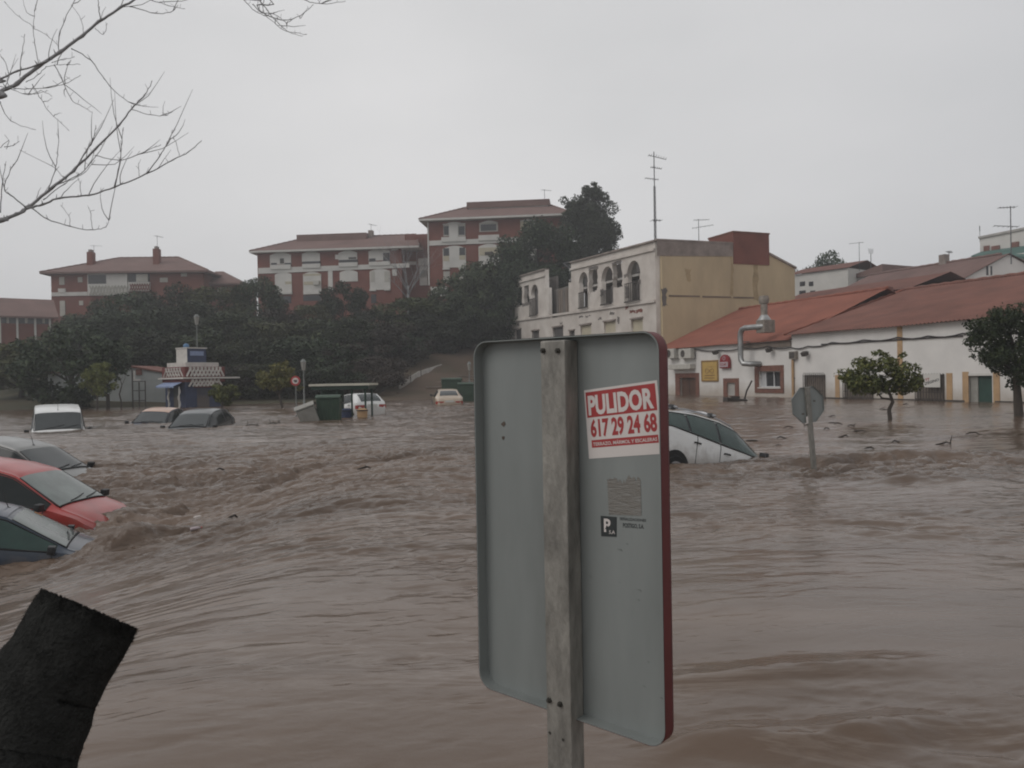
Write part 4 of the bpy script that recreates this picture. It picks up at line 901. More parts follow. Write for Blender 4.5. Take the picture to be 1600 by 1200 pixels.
gpart('verge', MB().prism([(g2+.01, zy3+.001), (g3+.15, zy4-.05), (g3+.15, zy4+.12), (g2+.01, zy3+.2)], -.42, .2), 'parapet')
def gq(a, c): return GF.px(a, c, -.30)
xa, za = gq(1045, 463); xb, zb_ = gq(1236, 468)
bl = MB(); 
for s0, s1 in ((0, .24), (.26, .49), (.51, .68)):
    bl.prism([(xa+(xb-xa)*s0, za-.03), (xa+(xb-xa)*s1, za+.0), (xa+(xb-xa)*s1, za+.13), (xa+(xb-xa)*s0, za+.12)], -.33, -.302)
gpart('damp_line', bl, 'damp_stain')
for k, q in enumerate(((1034, 450, 1042, 478), (1072, 420, 1079, 440), (1176, 400, 1185, 470), (1141, 400, 1146, 460))):
    a, c = gq(q[0], q[1]), gq(q[2], q[3]); gpart('stain', MB().prism(roughpoly(a[0], c[1], c[0], a[1], 120+k, .14, 6), -.306, -.302), 'ruin_grey' if k < 1 else mat('stain_%d' % k, (.40, .30, .17), .95, .3, 1.5))
# flat back and roof of the solid part
b = MB(); b.box(x893+.01, .46, zc1-2.4, -.31, g3, zc1-2.2); b.build('flat_roof', 'concrete', ruin)
b = MB(); b.box(x893, 1.61, -1, x893+.3, g3, zc1-2.4); b.build('party_wall', 'ruin_grey', ruin)
b = MB(); b.box(x893+.31, g3-.3, -1, -.31, g3, zc1-2.4); b.build('back_wall', 'ruin_grey', ruin)
b = MB(); z9 = RF.px(893, 413)[1]; b.tube([(x893-2.4, .3, z9+.5), (x893+.2, .3, z9+.35)], .05, 6); b.tube([(x893-2.4, .3, z9+.5), (x893-.4, .3, z9-.6)], .05, 6); b.tube([(x893-.4, .3, z9-.6), (x893+.2, .3, z9-.3)], .05, 6); b.build('loose_beam', 'antenna', ruin)

# ------------------------------------------------------------------ aerials
def aerial(px, ptop, pbot, D, label, kind='yagi', yaw=0.3, r=.03, group='television aerials on the roofs', stays=False):
    base = at(px, pbot, D); top_ = at(px, ptop, D); h = top_.z-base.z
    th = thing('roof_aerial', label, 'aerial', base, yaw, group)
    b = MB(); b.tube([(0, 0, -.25), (0, 0, h)], [r, r*.8], 6); b.build('mast', 'antenna', th)
    def yagi(z, L, n_, sp, rot, off=0):
        c, s_ = math.cos(rot), math.sin(rot); b = MB(); b.tube([(-L*.3*c, -L*.3*s_, z), (L*.7*c, L*.7*s_, z+off)], r*.6, 5)
        for k in range(n_):
            t = -.3+k/(n_-1); w = sp*(1-.35*k/n_); b.tube([(t*L*c+w*s_, t*L*s_-w*c, z+off*max(t, 0)), (t*L*c-w*s_, t*L*s_+w*c, z+off*max(t, 0))], r*.4, 4)
        b.build('antenna_array', 'antenna', th)
    if kind == 'yagi': yagi(h-.1, 1.6, 7, .32, 0)
    if kind == 'double': yagi(h-.1, 1.3, 6, .4, 0.2); yagi(h*.62, 1.8, 6, .35, 0.1, .2)
    if kind == 'tall':
        yagi(h-.3, 1.5, 8, .35, -.2, -.4); yagi(h*.83, .9, 6, .3, -.3, -.2); yagi(h*.69, 1.1, 6, .28, 2.8, .2); yagi(h*.24, .8, 4, .5, .1)
        b = MB()
        for k in range(3):
            a = 2.1*k; 
            b.tube([(.11*math.cos(a), .11*math.sin(a), -.2), (.09*math.cos(a), .09*math.sin(a), h*.62)], .022, 5)
        for k in range(34):
            z = h*.62*k/34; a0, a1 = 2.1*(k % 3), 2.1*((k+1) % 3); b.tube([(.1*math.cos(a0), .1*math.sin(a0), z), (.1*math.cos(a1), .1*math.sin(a1), z+h*.62/34)], .014, 4)
        b.build('lattice', 'antenna', th)
    if kind == 'grid':
        b = MB()
        for k in range(5): b.tube([(-.25+.13*k, 0, h-.1), (-.33+.16*k, 0, h+.55-.06*(k % 2))], r*.5, 4)
        b.build('antenna_array', 'antenna', th)
    return th
aerial(1024, 237, 378, 66.5, 'very tall lattice mast with several antennas at the corner of the ruined building', 'tall', .2, .05)
aerial(1092, 342, 379, 68.5, 'television aerial with two arrays on the flat roof behind the yellow wall', 'double', -.3, .035)

# ------------------------------------------------------------------ houses behind, right
def gable_house(name, label, pts_front, D0, D1, m_wall, m_roof, parts=None): pass
H1 = Frame(*at(1310, 500, 86).xy, wphi+.02)
house = fthing('tiled_house', 'long house with a faded brown tiled roof and a white gable end behind the hall', 'house', H1)
hx1 = H1.px(1502, 436)[0]; ze1 = H1.px(1400, 446)[1]; yr = 5.2
gx_, gz_ = H1.px(1578, 398, yr)
b = MB(); b.box(0, 0, -1, hx1, 2*yr, ze1-.05); b.build('wall', 'concrete', house)
zr1 = H1.px(1500, 408, yr)[1]
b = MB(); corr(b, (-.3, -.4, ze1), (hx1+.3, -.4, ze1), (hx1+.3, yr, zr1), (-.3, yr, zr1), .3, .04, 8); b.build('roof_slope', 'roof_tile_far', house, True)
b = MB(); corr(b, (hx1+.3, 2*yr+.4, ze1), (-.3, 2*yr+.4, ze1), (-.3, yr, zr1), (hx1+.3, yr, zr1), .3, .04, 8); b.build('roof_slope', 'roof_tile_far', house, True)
ridge(MB(), (-.3, yr, zr1+.05), (hx1+.3, yr, zr1+.05), .14).build('ridge_tiles', 'roof_tile_far', house, True)
b = MB(); b.add([(hx1+.02, 0, ze1-.1), (hx1+.02, 2*yr, ze1-.1), (hx1+.02, yr, zr1-.12), (hx1+.18, 0, ze1-.1), (hx1+.18, 2*yr, ze1-.1), (hx1+.18, yr, zr1-.12)], [(0, 2, 1), (3, 4, 5), (0, 3, 5, 2), (1, 2, 5, 4), (0, 1, 4, 3)]); b.build('gable', 'white_wall', house)
b = MB(); b.box(hx1+.005, 0.02, -1, hx1+.17, 2*yr, ze1-.11); b.build('gable_wall', 'white_wall', house)
b = MB(); b.box(hx1+.185, yr-1.5, zr1-2.2, hx1+.23, yr-.6, zr1-1.1); b.build('window', 'dark_window', house)
b = MB(); p = H1.px(1475, 398, yr); b.box(p[0]-.35, yr-.35, zr1-.3, p[0]+.35, yr+.35, p[1]); b.build('chimney', 'parapet', house); 
# white gabled house that closes the right edge, in front of a terrace building
H2 = Frame(*at(1500, 500, 66).xy, wphi+math.pi/2-.35)
hg = fthing('gable_house', 'small white gabled house with a slit window, above the hall roof', 'house', H2)
gl_, gpk, gr_ = H2.px(1502, 438), H2.px(1576, 398), H2.px(1665, 447)
MB().prism([(gl_[0], -1), (gr_[0], -1), (gr_[0], gr_[1]), gpk, gl_], 0, .3).build('gable_wall', 'white_wall', hg)
MB().box(gl_[0]+.3, .31, -1, gr_[0]-.3, 9, gl_[1]-.3).build('wall', 'white_wall', hg)
b = MB(); corr(b, (gl_[0]-.3, 10, gl_[1]-.1), (gl_[0]-.3, -.2, gl_[1]-.1), (gpk[0], -.2, gpk[1]+.1), (gpk[0], 10, gpk[1]+.1), .3, .04, 6); b.build('roof_slope', 'roof_tile_far', hg, True)
b = MB(); corr(b, (gr_[0]+.3, -.2, gr_[1]-.1), (gr_[0]+.3, 10, gr_[1]-.1), (gpk[0], 10, gpk[1]+.1), (gpk[0], -.2, gpk[1]+.1), .3, .04, 6); b.build('roof_slope', 'roof_tile_far', hg, True)
q = H2.rect(1541, 416, 1550, 430); MB().box(q[0], -.03, q[1], q[2], -.003, q[3]).build('window', 'dark_window', hg); MB().box((q[0]+q[2])/2-.08, -.05, q[1], (q[0]+q[2])/2+.08, -.032, q[3]).build('window_post', 'white_wall', hg)
aerial(1580, 322, 408, 65, 'large comb shaped aerial on a tall pole by the white gable at the right edge', 'double', 2.8, .05)
H3 = Frame(*at(1531, 500, 92).xy, wphi+math.pi/2-1.35)
tb = fthing('terrace_building', 'cream flat roofed block with a green awning on its terrace at the upper right', 'building', H3)
q = [H3.px(1531, 373), H3.px(1680, 343)]; MB().prism([(q[0][0], -1), (q[1][0], -1), q[1], q[0]], 0, 8).build('wall', 'apt_white', tb)
MB().prism([(q[0][0]-.1, q[0][1]+.001), (q[1][0], q[1][1]+.001), (q[1][0], q[1][1]+.25), (q[0][0]-.1, q[0][1]+.25)], -.2, 8.2).build('coping', 'concrete', tb)
a0, a1 = H3.px(1518, 397, -2.5), H3.px(1640, 388, -2.5)
b = MB(); b.add([(a0[0], -2.6, a0[1]-.2), (a1[0], -2.6, a1[1]-.9), (a1[0], -.02, a1[1]+1.0), (a0[0], -.02, a0[1]+.5), (a0[0], -2.6, a0[1]-.35), (a1[0], -2.6, a1[1]-1.2), (a1[0], -.02, a1[1]+.7), (a0[0], -.02, a0[1]+.3)], [(0, 1, 2, 3), (7, 6, 5, 4), (0, 4, 5, 1), (1, 5, 6, 2), (2, 6, 7, 3), (3, 7, 4, 0)]); b.build('awning', 'slate_green', tb)
MB().box(a0[0]+.6, -2.2, -1, a1[0], -.03, a0[1]-.6).build('terrace_wall', 'apt_white', tb)
for a, c, d, e_ in ((1537, 384, 1546, 394), (1549, 384, 1562, 393), (1580, 378, 1592, 390)):
    q = H3.rect(a, c, d, e_, -.1); MB().box(q[0], -.16, q[1], q[2], -.02, q[3]).build('window', 'roof_tile_dark', tb)
H4 = Frame(*at(1240, 500, 100).xy, wphi+.25)
h4 = fthing('small_house', 'small white house with a dark tiled roof just right of the yellow wall', 'house', H4)
e0, e1 = H4.px(1232, 431), H4.px(1325, 425); MB().box(e0[0], 0, -1, e1[0], 8, e0[1]).build('wall', 'apt_white', h4)
b = MB(); zrr = H4.px(1260, 420, 4)[1]; corr(b, (e0[0]-.3, -.3, e0[1]), (e1[0]+.3, -.3, e0[1]), (e1[0]+.3, 4, zrr), (e0[0]-.3, 4, zrr), .3, .04, 5); corr(b, (e1[0]+.3, 8.3, e0[1]), (e0[0]-.3, 8.3, e0[1]), (e0[0]-.3, 4, zrr), (e1[0]+.3, 4, zrr), .3, .04, 5); b.build('roof', 'roof_tile_dark', h4, True)
for a, c, d, e_ in ((1250, 440, 1258, 447), (1264, 440, 1271, 447), (1249, 454, 1259, 460), (1266, 454, 1274, 460)):
    q = H4.rect(a, c, d, e_); MB().box(q[0], -.04, q[1], q[2], -.003, q[3]).build('window', 'dark_window', h4)
H5 = Frame(*at(1203, 500, 76).xy, wphi+.02)
h5 = fthing('rear_house', 'low building with a dull dark red roof showing over the bar ridge', 'house', H5)
e0 = H5.px(1203, 467); e1 = H5.px(1360, 452); zr5 = H5.px(1340, 446, 4.5)[1]
MB().box(e0[0], 0, -1, e1[0]+4, 9, e0[1]-.8).build('wall', 'roof_tile_dark', h5)
b = MB(); corr(b, (e0[0]-.2, -.2, e0[1]-.8), (e1[0]+4, -.2, e0[1]-.8), (e1[0]+4, 4.5, zr5), (e0[0]-.2, 4.5, zr5), .25, .04, 6); corr(b, (e1[0]+4, 9.2, e0[1]-.8), (e0[0]-.2, 9.2, e0[1]-.8), (e0[0]-.2, 4.5, zr5), (e1[0]+4, 4.5, zr5), .25, .04, 6); b.build('roof', 'roof_tile_dark', h5, True)
H6 = Frame(*at(1330, 500, 96).xy, wphi+.1)
h6 = fthing('brown_house', 'house with a stepped brown roof behind the long tiled house', 'house', H6)
e0, e1 = H6.px(1328, 432), H6.px(1400, 424); MB().box(e0[0], 0, -1, e1[0], 8, e0[1]).build('wall', 'concrete', h6)
b = MB(); zz = H6.px(1372, 414, 0)[1]; b.prism([(e0[0]-.2, e0[1]-.3), (e1[0]*.75, e0[1]-.3), (e1[0]*.75, zz), (e0[0]+1.2, zz-.7)], -.3, 8.3); b.build('roof', 'roof_tile_far', h6)
aerial(1343, 378, 420, 95, 'thin aerial with a long slanting boom above the stepped brown roof', 'yagi', 2.6, .04)
aerial(1361, 395, 420, 95, 'short comb aerial beside the long boomed one', 'grid', .2, .05)
aerial(1483, 392, 410, 88, 'short aerial beside the chimney on the long tiled house', 'yagi', .9, .035)
aerial(1531, 360, 375, 92, 'thin rod aerial at the corner of the cream flat roofed block', 'grid', .9, .03)

# ------------------------------------------------------------------ apartment blocks on the hill
def hip_roof(parent, F_, x0, x1, ze, zr, depth, m, ov=.9, r0=5.0, r1=5.0, soffit=True):
    A = (x0-ov, -ov, ze); B_ = (x1+ov, -ov, ze); C = (x1+ov, depth+ov, ze); D = (x0-ov, depth+ov, ze); P = (x0+r0, depth/2, zr); Q_ = (x1-r1, depth/2, zr)
    b = MB(); b.add([A, B_, C, D, P, Q_], [(0, 1, 5, 4), (1, 2, 5), (2, 3, 4, 5), (3, 0, 4)]); rf = b.build('roof', m, parent)
    b = MB(); b.box(x0-ov, -ov, ze-.28, x1+ov, depth+ov, ze-.01); b.build('eave', 'apt_white' if soffit else m, parent)
    b = MB()
    for s, e in ((A, P), (B_, Q_), (P, Q_)): ridge(b, s, e, .12)
    b.build('ridge_tiles', m, rf); return rf
def prect(F_, parent, name, m, x0, y0, x1, y1, proud=.06, depth=.0):
    q = F_.rect(x0, y0, x1, y1); return MB().box(q[0], -proud, q[1], q[2], -.003 + depth, q[3]).build(name, m, parent)
def prect_arch(F_, parent, name, m, x0, y0, x1, y1, proud=.06):
    q = F_.rect(x0, y0, x1, y1); w = q[2]-q[0]; n_ = 8; rise = w*.12
    pts = [(q[0], q[1]), (q[2], q[1])]+[(q[2]-w*k/n_, q[3]-rise+rise*math.sin(math.pi*k/n_)) for k in range(n_+1)]
    return MB().prism(pts, -proud, -.003).build(name, m, parent)
def framed(F_, parent, x0, y0, x1, y1, mf='apt_white', mp_='dark_window', arch=False, slat=None):
    f = (prect_arch if arch else prect)(F_, parent, 'window', mf, x0, y0, x1, y1, .10)
    if mp_:
        iw = (x1-x0)*.08; ih = (y1-y0)*.12
        q = F_.rect(x0+iw, y0+ih*1.6, x1-iw, y1-ih*.8); MB().box(q[0], -.135, q[1], q[2], -.102, q[3]).build('pane', mp_, f)
    return f
def quadband(F_, parent, name, m, p0, p1, p2, p3, proud=.15):
    a = [F_.px(*p) for p in (p0, p1, p2, p3)]; return MB().prism(a, -proud, -.003).build(name, m, parent)
# centre block
a, c = at(403, 450, 119.5), at(640, 450, 117.5); AF = Frame(a.x, a.y, math.atan2(c.y-a.y, c.x-a.x))
A1 = fthing('apartment_block', 'two tone brick apartment block at the centre of the hill, with arched white windows', 'apartments', AF)
x1_ = AF.px(628, 430)[0]; ze_ = (AF.px(410, 394)[1]+AF.px(628, 385)[1])/2
MB().box(0, 0, 3, x1_, 12, ze_-.29).build('wall', 'brick', A1)
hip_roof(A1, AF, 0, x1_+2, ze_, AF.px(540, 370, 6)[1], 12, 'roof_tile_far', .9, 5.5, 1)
q = AF.rect(467, 366, 572, 379, 4.5); MB().box(q[0], 4.2, q[1]+.05, q[2], 4.5, q[3]-1.3).build('dormer_wall', 'apt_white', A1); MB().box(q[0]-.2, 4.0, q[3]-1.3+.001, q[2]+.2, 8, q[3]).build('dormer_roof', 'roof_tile_far', A1)
MB().box(q[2]+.2, 5, q[3]-1.2, q[2]+.9, 6, q[3]+.55).build('chimney', 'parapet', A1)
for p in ((422, 394.5, 455, 413), (472, 393, 500, 409), (529, 391.5, 558, 406), (576, 388.5, 609, 407)): 
    f = framed(AF, A1, *p, 'apt_white', None, arch=True)
for p in ((424, 411, 433, 416), (445, 411, 455, 416), (473, 408.5, 501, 413), (530, 406, 559, 410), (577, 404, 587, 409), (599, 395, 609, 410)): prect(AF, A1, 'window_gap', 'dark_window', *p, proud=.13)
for p in ((438, 404, 444, 412), (545, 402, 557, 405), (600, 397, 607, 403)): prect(AF, A1, 'shutter_box', 'iron', *p, proud=.16)
quadband(AF, A1, 'white_band', 'apt_white', (404, 428), (640, 418), (640, 411.5), (404, 419))
for p in ((423, 414, 455, 421), (473, 412.5, 501, 419), (530, 410.5, 559, 417), (577, 409, 610, 415)): prect(AF, A1, 'balcony_front', 'apt_white', *p, proud=.3)
for p in ((430, 425.5, 456, 458), (474, 425, 502, 458), (531, 422, 559, 440), (578, 420, 610, 453)):
    framed(AF, A1, *p, 'apt_white', None, arch=True)
for p in ((475, 428, 501, 431), (475, 440, 501, 445), (446, 440, 456, 444)): prect(AF, A1, 'shutter_slat', 'apt_cream', *p, proud=.13)
for p in ((579, 424, 586, 441), (601, 424, 609, 441)): prect(AF, A1, 'blind', 'apt_blind', *p, proud=.13)
for p in ((430, 456, 457, 460), (475, 456, 502, 460), (578, 452, 588, 455), (601, 451, 610, 454)): prect(AF, A1, 'window_sill', 'apt_white', *p, proud=.35)
prect(AF, A1, 'air_unit', 'ac', 491, 439, 500, 445.5, .55)
for p in ((513, 421, 520, 455), (524, 398, 530, 405), (612, 386, 622, 391), (613, 421, 620, 431)): prect(AF, A1, 'white_panel', 'apt_white', *p, proud=.12)
for p in ((474, 461, 502, 470), (430, 463, 455, 474), (580, 460, 588, 474)): prect(AF, A1, 'window', 'dark_window', *p, proud=.05)
# recessed link wing
MB().box(x1_+.01, 2.5, 3, AF.px(672, 430, 2.5)[0], 11, AF.px(650, 366, 2.5)[1]).build('wing_wall', 'brick', A1)
for p in ((632, 409, 650, 414, 'apt_white'), (654, 404, 669, 415, 'apt_white'), (656, 416, 668, 446, 'apt_white'), (658, 422, 668, 434, 'apt_blind'), (646, 415, 649, 450, 'brick_trim')):
    q = AF.rect(*p[:4], 2.5); MB().box(q[0], 2.3, q[1], q[2], 2.495, q[3]).build('wing_panel', p[4], A1)
# right block
a, c = at(670, 430, 113), at(880, 430, 111); BF = Frame(a.x, a.y, math.atan2(c.y-a.y, c.x-a.x))
A2 = fthing('apartment_block', 'tallest brick apartment block on the right of the hill, partly hidden by dark trees', 'apartments', BF)
bx1 = BF.px(885, 400)[0]; ze_ = (BF.px(675, 343.5)[1]+BF.px(850, 337)[1])/2
MB().box(0, 0, 3, bx1, 12, ze_-.29).build('wall', 'brick', A2)
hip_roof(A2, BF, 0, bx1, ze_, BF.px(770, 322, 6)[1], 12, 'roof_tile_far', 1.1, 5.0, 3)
q = BF.rect(733, 317, 856, 331, 4.5); MB().box(q[0], 4.2, q[1]-.4, q[2], 4.5, q[3]-.7).build('dormer_wall', 'apt_white', A2); MB().box(q[0]-.3, 4.0, q[3]-.7+.001, q[2]+.3, 8, q[3]+.25).build('dormer_roof', 'roof_tile_far', A2)
for p in ((693, 350, 702, 369), (716, 350, 727, 369), (749, 348, 778, 362), (813, 344, 836, 360)): framed(BF, A2, *p, 'apt_blind', 'dark_window')
prect(BF, A2, 'white_panel', 'apt_white', 702, 348, 716, 371, .2); prect(BF, A2, 'blind', 'apt_cream', 813, 346, 830, 359, .16)
for p in ((692, 347, 727, 349.5), (750, 345, 778, 348), (813, 342.5, 836, 345)): prect_arch(BF, A2, 'lintel', 'apt_white', *p, proud=.15)
quadband(BF, A2, 'white_band', 'apt_white', (671, 384), (880, 376), (880, 368), (671, 376.5))
for p in ((690, 370.5, 728, 378), (748, 367.5, 780, 376)): prect(BF, A2, 'balcony_front', 'apt_white', *p, proud=.3)
for p in ((692, 384, 728, 418), (748, 381, 781, 417), (812, 378, 838, 412)): framed(BF, A2, *p, 'apt_white', None, arch=True)
for p in ((693, 388, 702, 400), (718, 387, 727, 399)): prect(BF, A2, 'window_pane', 'dark_window', *p, proud=.13)
for p in ((693, 400, 702, 408), (718, 399, 727, 406), (749, 387, 781, 399)): prect(BF, A2, 'blind', 'apt_cream', *p, proud=.13)
prect(BF, A2, 'air_unit', 'iron', 758, 394, 771, 398, .4)
for p in ((692, 419, 703, 421.5), (717, 418, 728, 421)): prect(BF, A2, 'window_sill', 'apt_white', *p, proud=.3)
for p in ((693, 424, 703, 442), (718, 421, 728, 437)): prect(BF, A2, 'window', 'apt_blind', *p, proud=.08)
prect(BF, A2, 'base_panel', 'apt_white', 673, 448, 700, 463, .1); prect(BF, A2, 'corner_pipe', 'apt_white', 668.5, 345, 670.5, 446, .12)
aerial(851, 296, 316, 117, 'small aerial on the roof box of the tallest apartment block', 'yagi', .4, .04)
aerial(580, 350, 365, 124, 'small aerial beside the chimney of the centre apartment block', 'yagi', .9, .035)
# left block
a, c = at(80, 450, 117), at(330, 450, 118); CF = Frame(a.x, a.y, math.atan2(c.y-a.y, c.x-a.x))
A3 = fthing('apartment_block', 'dark brick apartment block on the left of the hill with two chimneys and lattice balconies', 'apartments', CF)
cx1 = CF.px(318, 440)[0]; ze_ = CF.px(200, 425)[1]
MB().box(0, 0, 4, cx1, 12, ze_-.29).build('wall', 'brick', A3)
hip_roof(A3, CF, 0, cx1, ze_, CF.px(220, 402.5, 6)[1], 12, 'roof_tile_far', 1.1, 7.5, 6.0, False)
for p in ((137, 412, 146, 394), (240, 412, 249, 389)):
    q = CF.rect(p[0], p[3], p[2], p[1]+10, 2.5); MB().box(q[0], 2.2, q[1]-1, q[2], 3.2, q[3]).build('chimney', 'brick', A3); MB().box(q[0]+.2, 2.35, q[3]+.001, q[2]-.2, 3.05, q[3]+.4).build('chimney_pot', 'parapet', A3)
quadband(CF, A3, 'white_band', 'apt_white', (81, 463), (137, 462), (137, 456), (81, 457))
for p in ((93, 433, 101, 445), (122, 433, 129, 441), (94, 470, 102, 494), (124, 470, 130, 477)): framed(CF, A3, *p, 'apt_blind', None)
prect(CF, A3, 'window_sill', 'apt_white', 92, 451, 103, 457, .25)
prect(CF, A3, 'balcony_bay', 'apt_white', 139, 427, 201, 462, .45); prect(CF, A3, 'balcony_bay', 'apt_white', 202, 441, 235, 455, .4)
for p in ((140, 430, 168, 444), (203, 428, 234, 441)): prect(CF, A3, 'balcony_opening', 'dark_window', *p, proud=.47)
prect(CF, A3, 'blind', 'apt_blind', 215, 429, 233, 441, .52)
def lattice(F_, parent, x0, y0, x1, y1, n_, y, m, r=.05, both=True, name='lattice'):
    q = F_.rect(x0, y0, x1, y1, y); w, h = q[2]-q[0], q[3]-q[1]; b = MB()
    for k in range(n_):
        xa = q[0]+w*k/n_; b.tube([(xa, y, q[1]), (xa+w/n_, y, q[3])], r, 4)
        if both: b.tube([(xa+w/n_, y-.01, q[1]), (xa, y-.01, q[3])], r, 4)
    return b.build(name, m, parent)
lattice(CF, A3, 140, 446, 200, 461, 12, -.50, 'apt_blind', .09); lattice(CF, A3, 203, 443, 234, 454, 8, -.46, 'brick', .07)
prect(CF, A3, 'window', 'apt_blind', 250, 434, 262, 441, .08); prect(CF, A3, 'window', 'apt_blind', 283, 426, 292, 432, .08)
q = CF.rect(330, 445, 375, 475, 3); MB().box(q[0]-1.5, 3, 4, q[2], 12, q[3]).build('annex_wall', 'brick', A3)
e = CF.px(332, 443, 2.5); e2 = CF.px(380, 441, 2.5); zr_ = CF.px(345, 424, 7)[1]
b = MB(); b.add([(e[0]-2, 2.2, e[1]), (e2[0], 2.2, e[1]), (e2[0], 12.5, e[1]), (e[0]-2, 12.5, e[1]), (e[0]-1, 7, zr_), (e2[0]-4.5, 7, zr_), (e[0]-2, 2.2, e[1]-.25), (e2[0], 2.2, e[1]-.25), (e2[0], 12.5, e[1]-.25), (e[0]-2, 12.5, e[1]-.25)], [(0, 1, 5, 4), (1, 2, 5), (2, 3, 4, 5), (3, 0, 4), (0, 6, 7, 1), (1, 7, 8, 2), (6, 9, 8, 7)]); b.build('annex_roof', 'roof_tile_far', A3)
for p in ((340, 450, 350, 466), (362, 462, 373, 470)): q = CF.rect(*p, 3); MB().box(q[0], 2.8, q[1], q[2], 2.995, q[3]).build('annex_window', 'apt_blind', A3)
aerial(147, 383, 400, 120, 'thin aerial by the left chimney of the left apartment block', 'yagi', .3, .03); aerial(246, 368, 395, 120, 'taller aerial by the right chimney of the left apartment block', 'yagi', 1.2, .035)
# far left low block
a, c = at(-60, 500, 98), at(84, 500, 104); DF = Frame(a.x, a.y, math.atan2(c.y-a.y, c.x-a.x))
A4 = fthing('low_block', 'low brick building with white posts and a brown roof at the far left edge', 'building', DF)
q1_ = DF.px(84, 496); MB().box(-6, 0, 2, q1_[0], 10, q1_[1]).build('wall', 'brick', A4)
r0, r1 = DF.px(-40, 490, -.8), DF.px(84, 497, -.8)
b = MB(); zt_ = DF.px(20, 466, 5)[1]; zb0 = (r0[1]+r1[1])/2; b.add([(-7, -.8, zb0), (q1_[0]+.5, -.8, zb0), (q1_[0]+.5, 5, zt_), (-7, 5, zt_), (-7, 10.8, zb0), (q1_[0]+.5, 10.8, zb0), (-7, -.8, zb0-.25), (q1_[0]+.5, -.8, zb0-.25)], [(0, 1, 2, 3), (3, 2, 5, 4), (0, 6, 7, 1)]); b.build('roof', 'roof_tile_far', A4)
prect(DF, A4, 'white_band', 'apt_white', -60, 492, 82, 495, .2); prect(DF, A4, 'window_strip', 'dark_window', -60, 496, 80, 505, .05)
for x in (-30, 0, 27, 55, 78): prect(DF, A4, 'white_post', 'apt_white', x-1.6, 496, x+1.6, 536, .3)
for x in (12, 41, 68): prect(DF, A4, 'window_frame', 'apt_blind', x-2, 496, x+2, 505, .1)

# ------------------------------------------------------------------ trees
def leaves(centres, radii, n, size, aspect=0.55, flat=0.75, seed=1, droop=0.0):
    """many small leaf faces scattered through overlapping clumps"""
    g = np.random.default_rng(seed); C_ = np.asarray(centres, float); Rr = np.asarray(radii, float)
    w = Rr**2; idx = g.choice(len(C_), n, p=w/w.sum())
    d = g.normal(size=(n, 3)); d /= np.linalg.norm(d, axis=1)[:, None]
    rr = Rr[idx]*g.uniform(0.35, 1.0, n)**0.45*g.normal(1, .10, n)
    p = C_[idx]+d*rr[:, None]*np.array([1, 1, flat])
    nn = d*0.6+g.normal(size=(n, 3))*0.6+np.array([0, 0, .35]); nn /= np.linalg.norm(nn, axis=1)[:, None]
    t = np.cross(nn, g.normal(size=(n, 3))); t /= np.linalg.norm(t, axis=1)[:, None]
    t[:, 2] -= droop; u = np.cross(nn, t)
    s = size*g.uniform(.6, 1.35, n)[:, None]
    V = np.stack([p-t*s, p+u*s*aspect, p+t*s, p-u*s*aspect], 1).reshape(-1, 3)
    me = bpy.data.meshes.new('crown'); me.vertices.add(4*n); me.vertices.foreach_set('co', V.ravel().astype(np.float32))
    me.loops.add(4*n); me.loops.foreach_set('vertex_index', np.arange(4*n, dtype=np.int32))
    me.polygons.add(n); me.polygons.foreach_set('loop_start', np.arange(0, 4*n, 4, dtype=np.int32)); me.polygons.foreach_set('loop_total', np.full(n, 4, np.int32))
    me.update(); me.validate(); return me
def blob_clusters(seed, n, rx, rz, zc, r0, r1, shape='round'):
    q = random.Random(seed); cs = []; rs = []
    while len(cs) < n:
        a = q.uniform(0, 6.283); h = q.uniform(-1, 1)
        if shape == 'round': k = math.sqrt(max(0, 1-h*h))
        elif shape == 'cone': k = max(.12, (1-h)/2)**.7*1.05
        else: k = math.sqrt(max(0, 1-(abs(h)**1.6)))
        rad = k*q.uniform(.45, 1.0)**.5
        cs.append((rx*rad*math.cos(a), rx*rad*math.sin(a), zc+rz*h)); rs.append(q.uniform(r0, r1))
    return cs, rs
def limbs(b, q, base, top, r, n, spread, zr):
    b.tube([base, (base[0]+q.uniform(-.02, .02), base[1]+q.uniform(-.02, .02), (base[2]+top)/2), (0, 0, top)], [r, r*.8, r*.5], 8)
    for k in range(n):
        a = 6.283*k/n+q.uniform(-.4, .4); z0 = base[2]+(top-base[2])*q.uniform(.45, .95); L = spread*q.uniform(.6, 1)
        b.tube([(0, 0, z0), (L*.5*math.cos(a), L*.5*math.sin(a), z0+zr*.35), (L*math.cos(a), L*math.sin(a), z0+zr*q.uniform(.7, 1.1))], [r*.45, r*.3, r*.1], 6)
def proto_tree(name, seed, shape, leafm, n, size, rx=.46, rz=.38, zc=.60, ncl=34, r0=.10, r1=.19, barkm='bark_dark'):
    t = thing(name, 'tree', 'tree'); q = random.Random(seed)
    b = MB(); limbs(b, q, (0, 0, -.12), .55, .035, 7, .32, .3); b.build('trunk', barkm, t, True)
    cs, rs = blob_clusters(seed, ncl, rx, rz, zc, r0, r1, shape); link('crown', leaves(cs, rs, n, size, seed=seed), leafm, t)
    return t
PT = {'a': proto_tree('evergreen_tree', 21, 'round', 'leaf_dark', 10000, .021), 'b': proto_tree('evergreen_tree', 22, 'broad', 'leaf_dark', 10000, .021, .47, .40, .56, 44, .08, .17),
      'c': proto_tree('evergreen_tree', 23, 'round', 'leaf_olive', 9500, .021, .46, .40, .58, 40, .08, .17),
      'e': proto_tree('bush_tree', 25, 'broad', 'leaf_brown', 7000, .020, .5, .42, .5, 30, .1, .2)}
used = set()
GROVE = 'dark trees of the grove on the hillside'
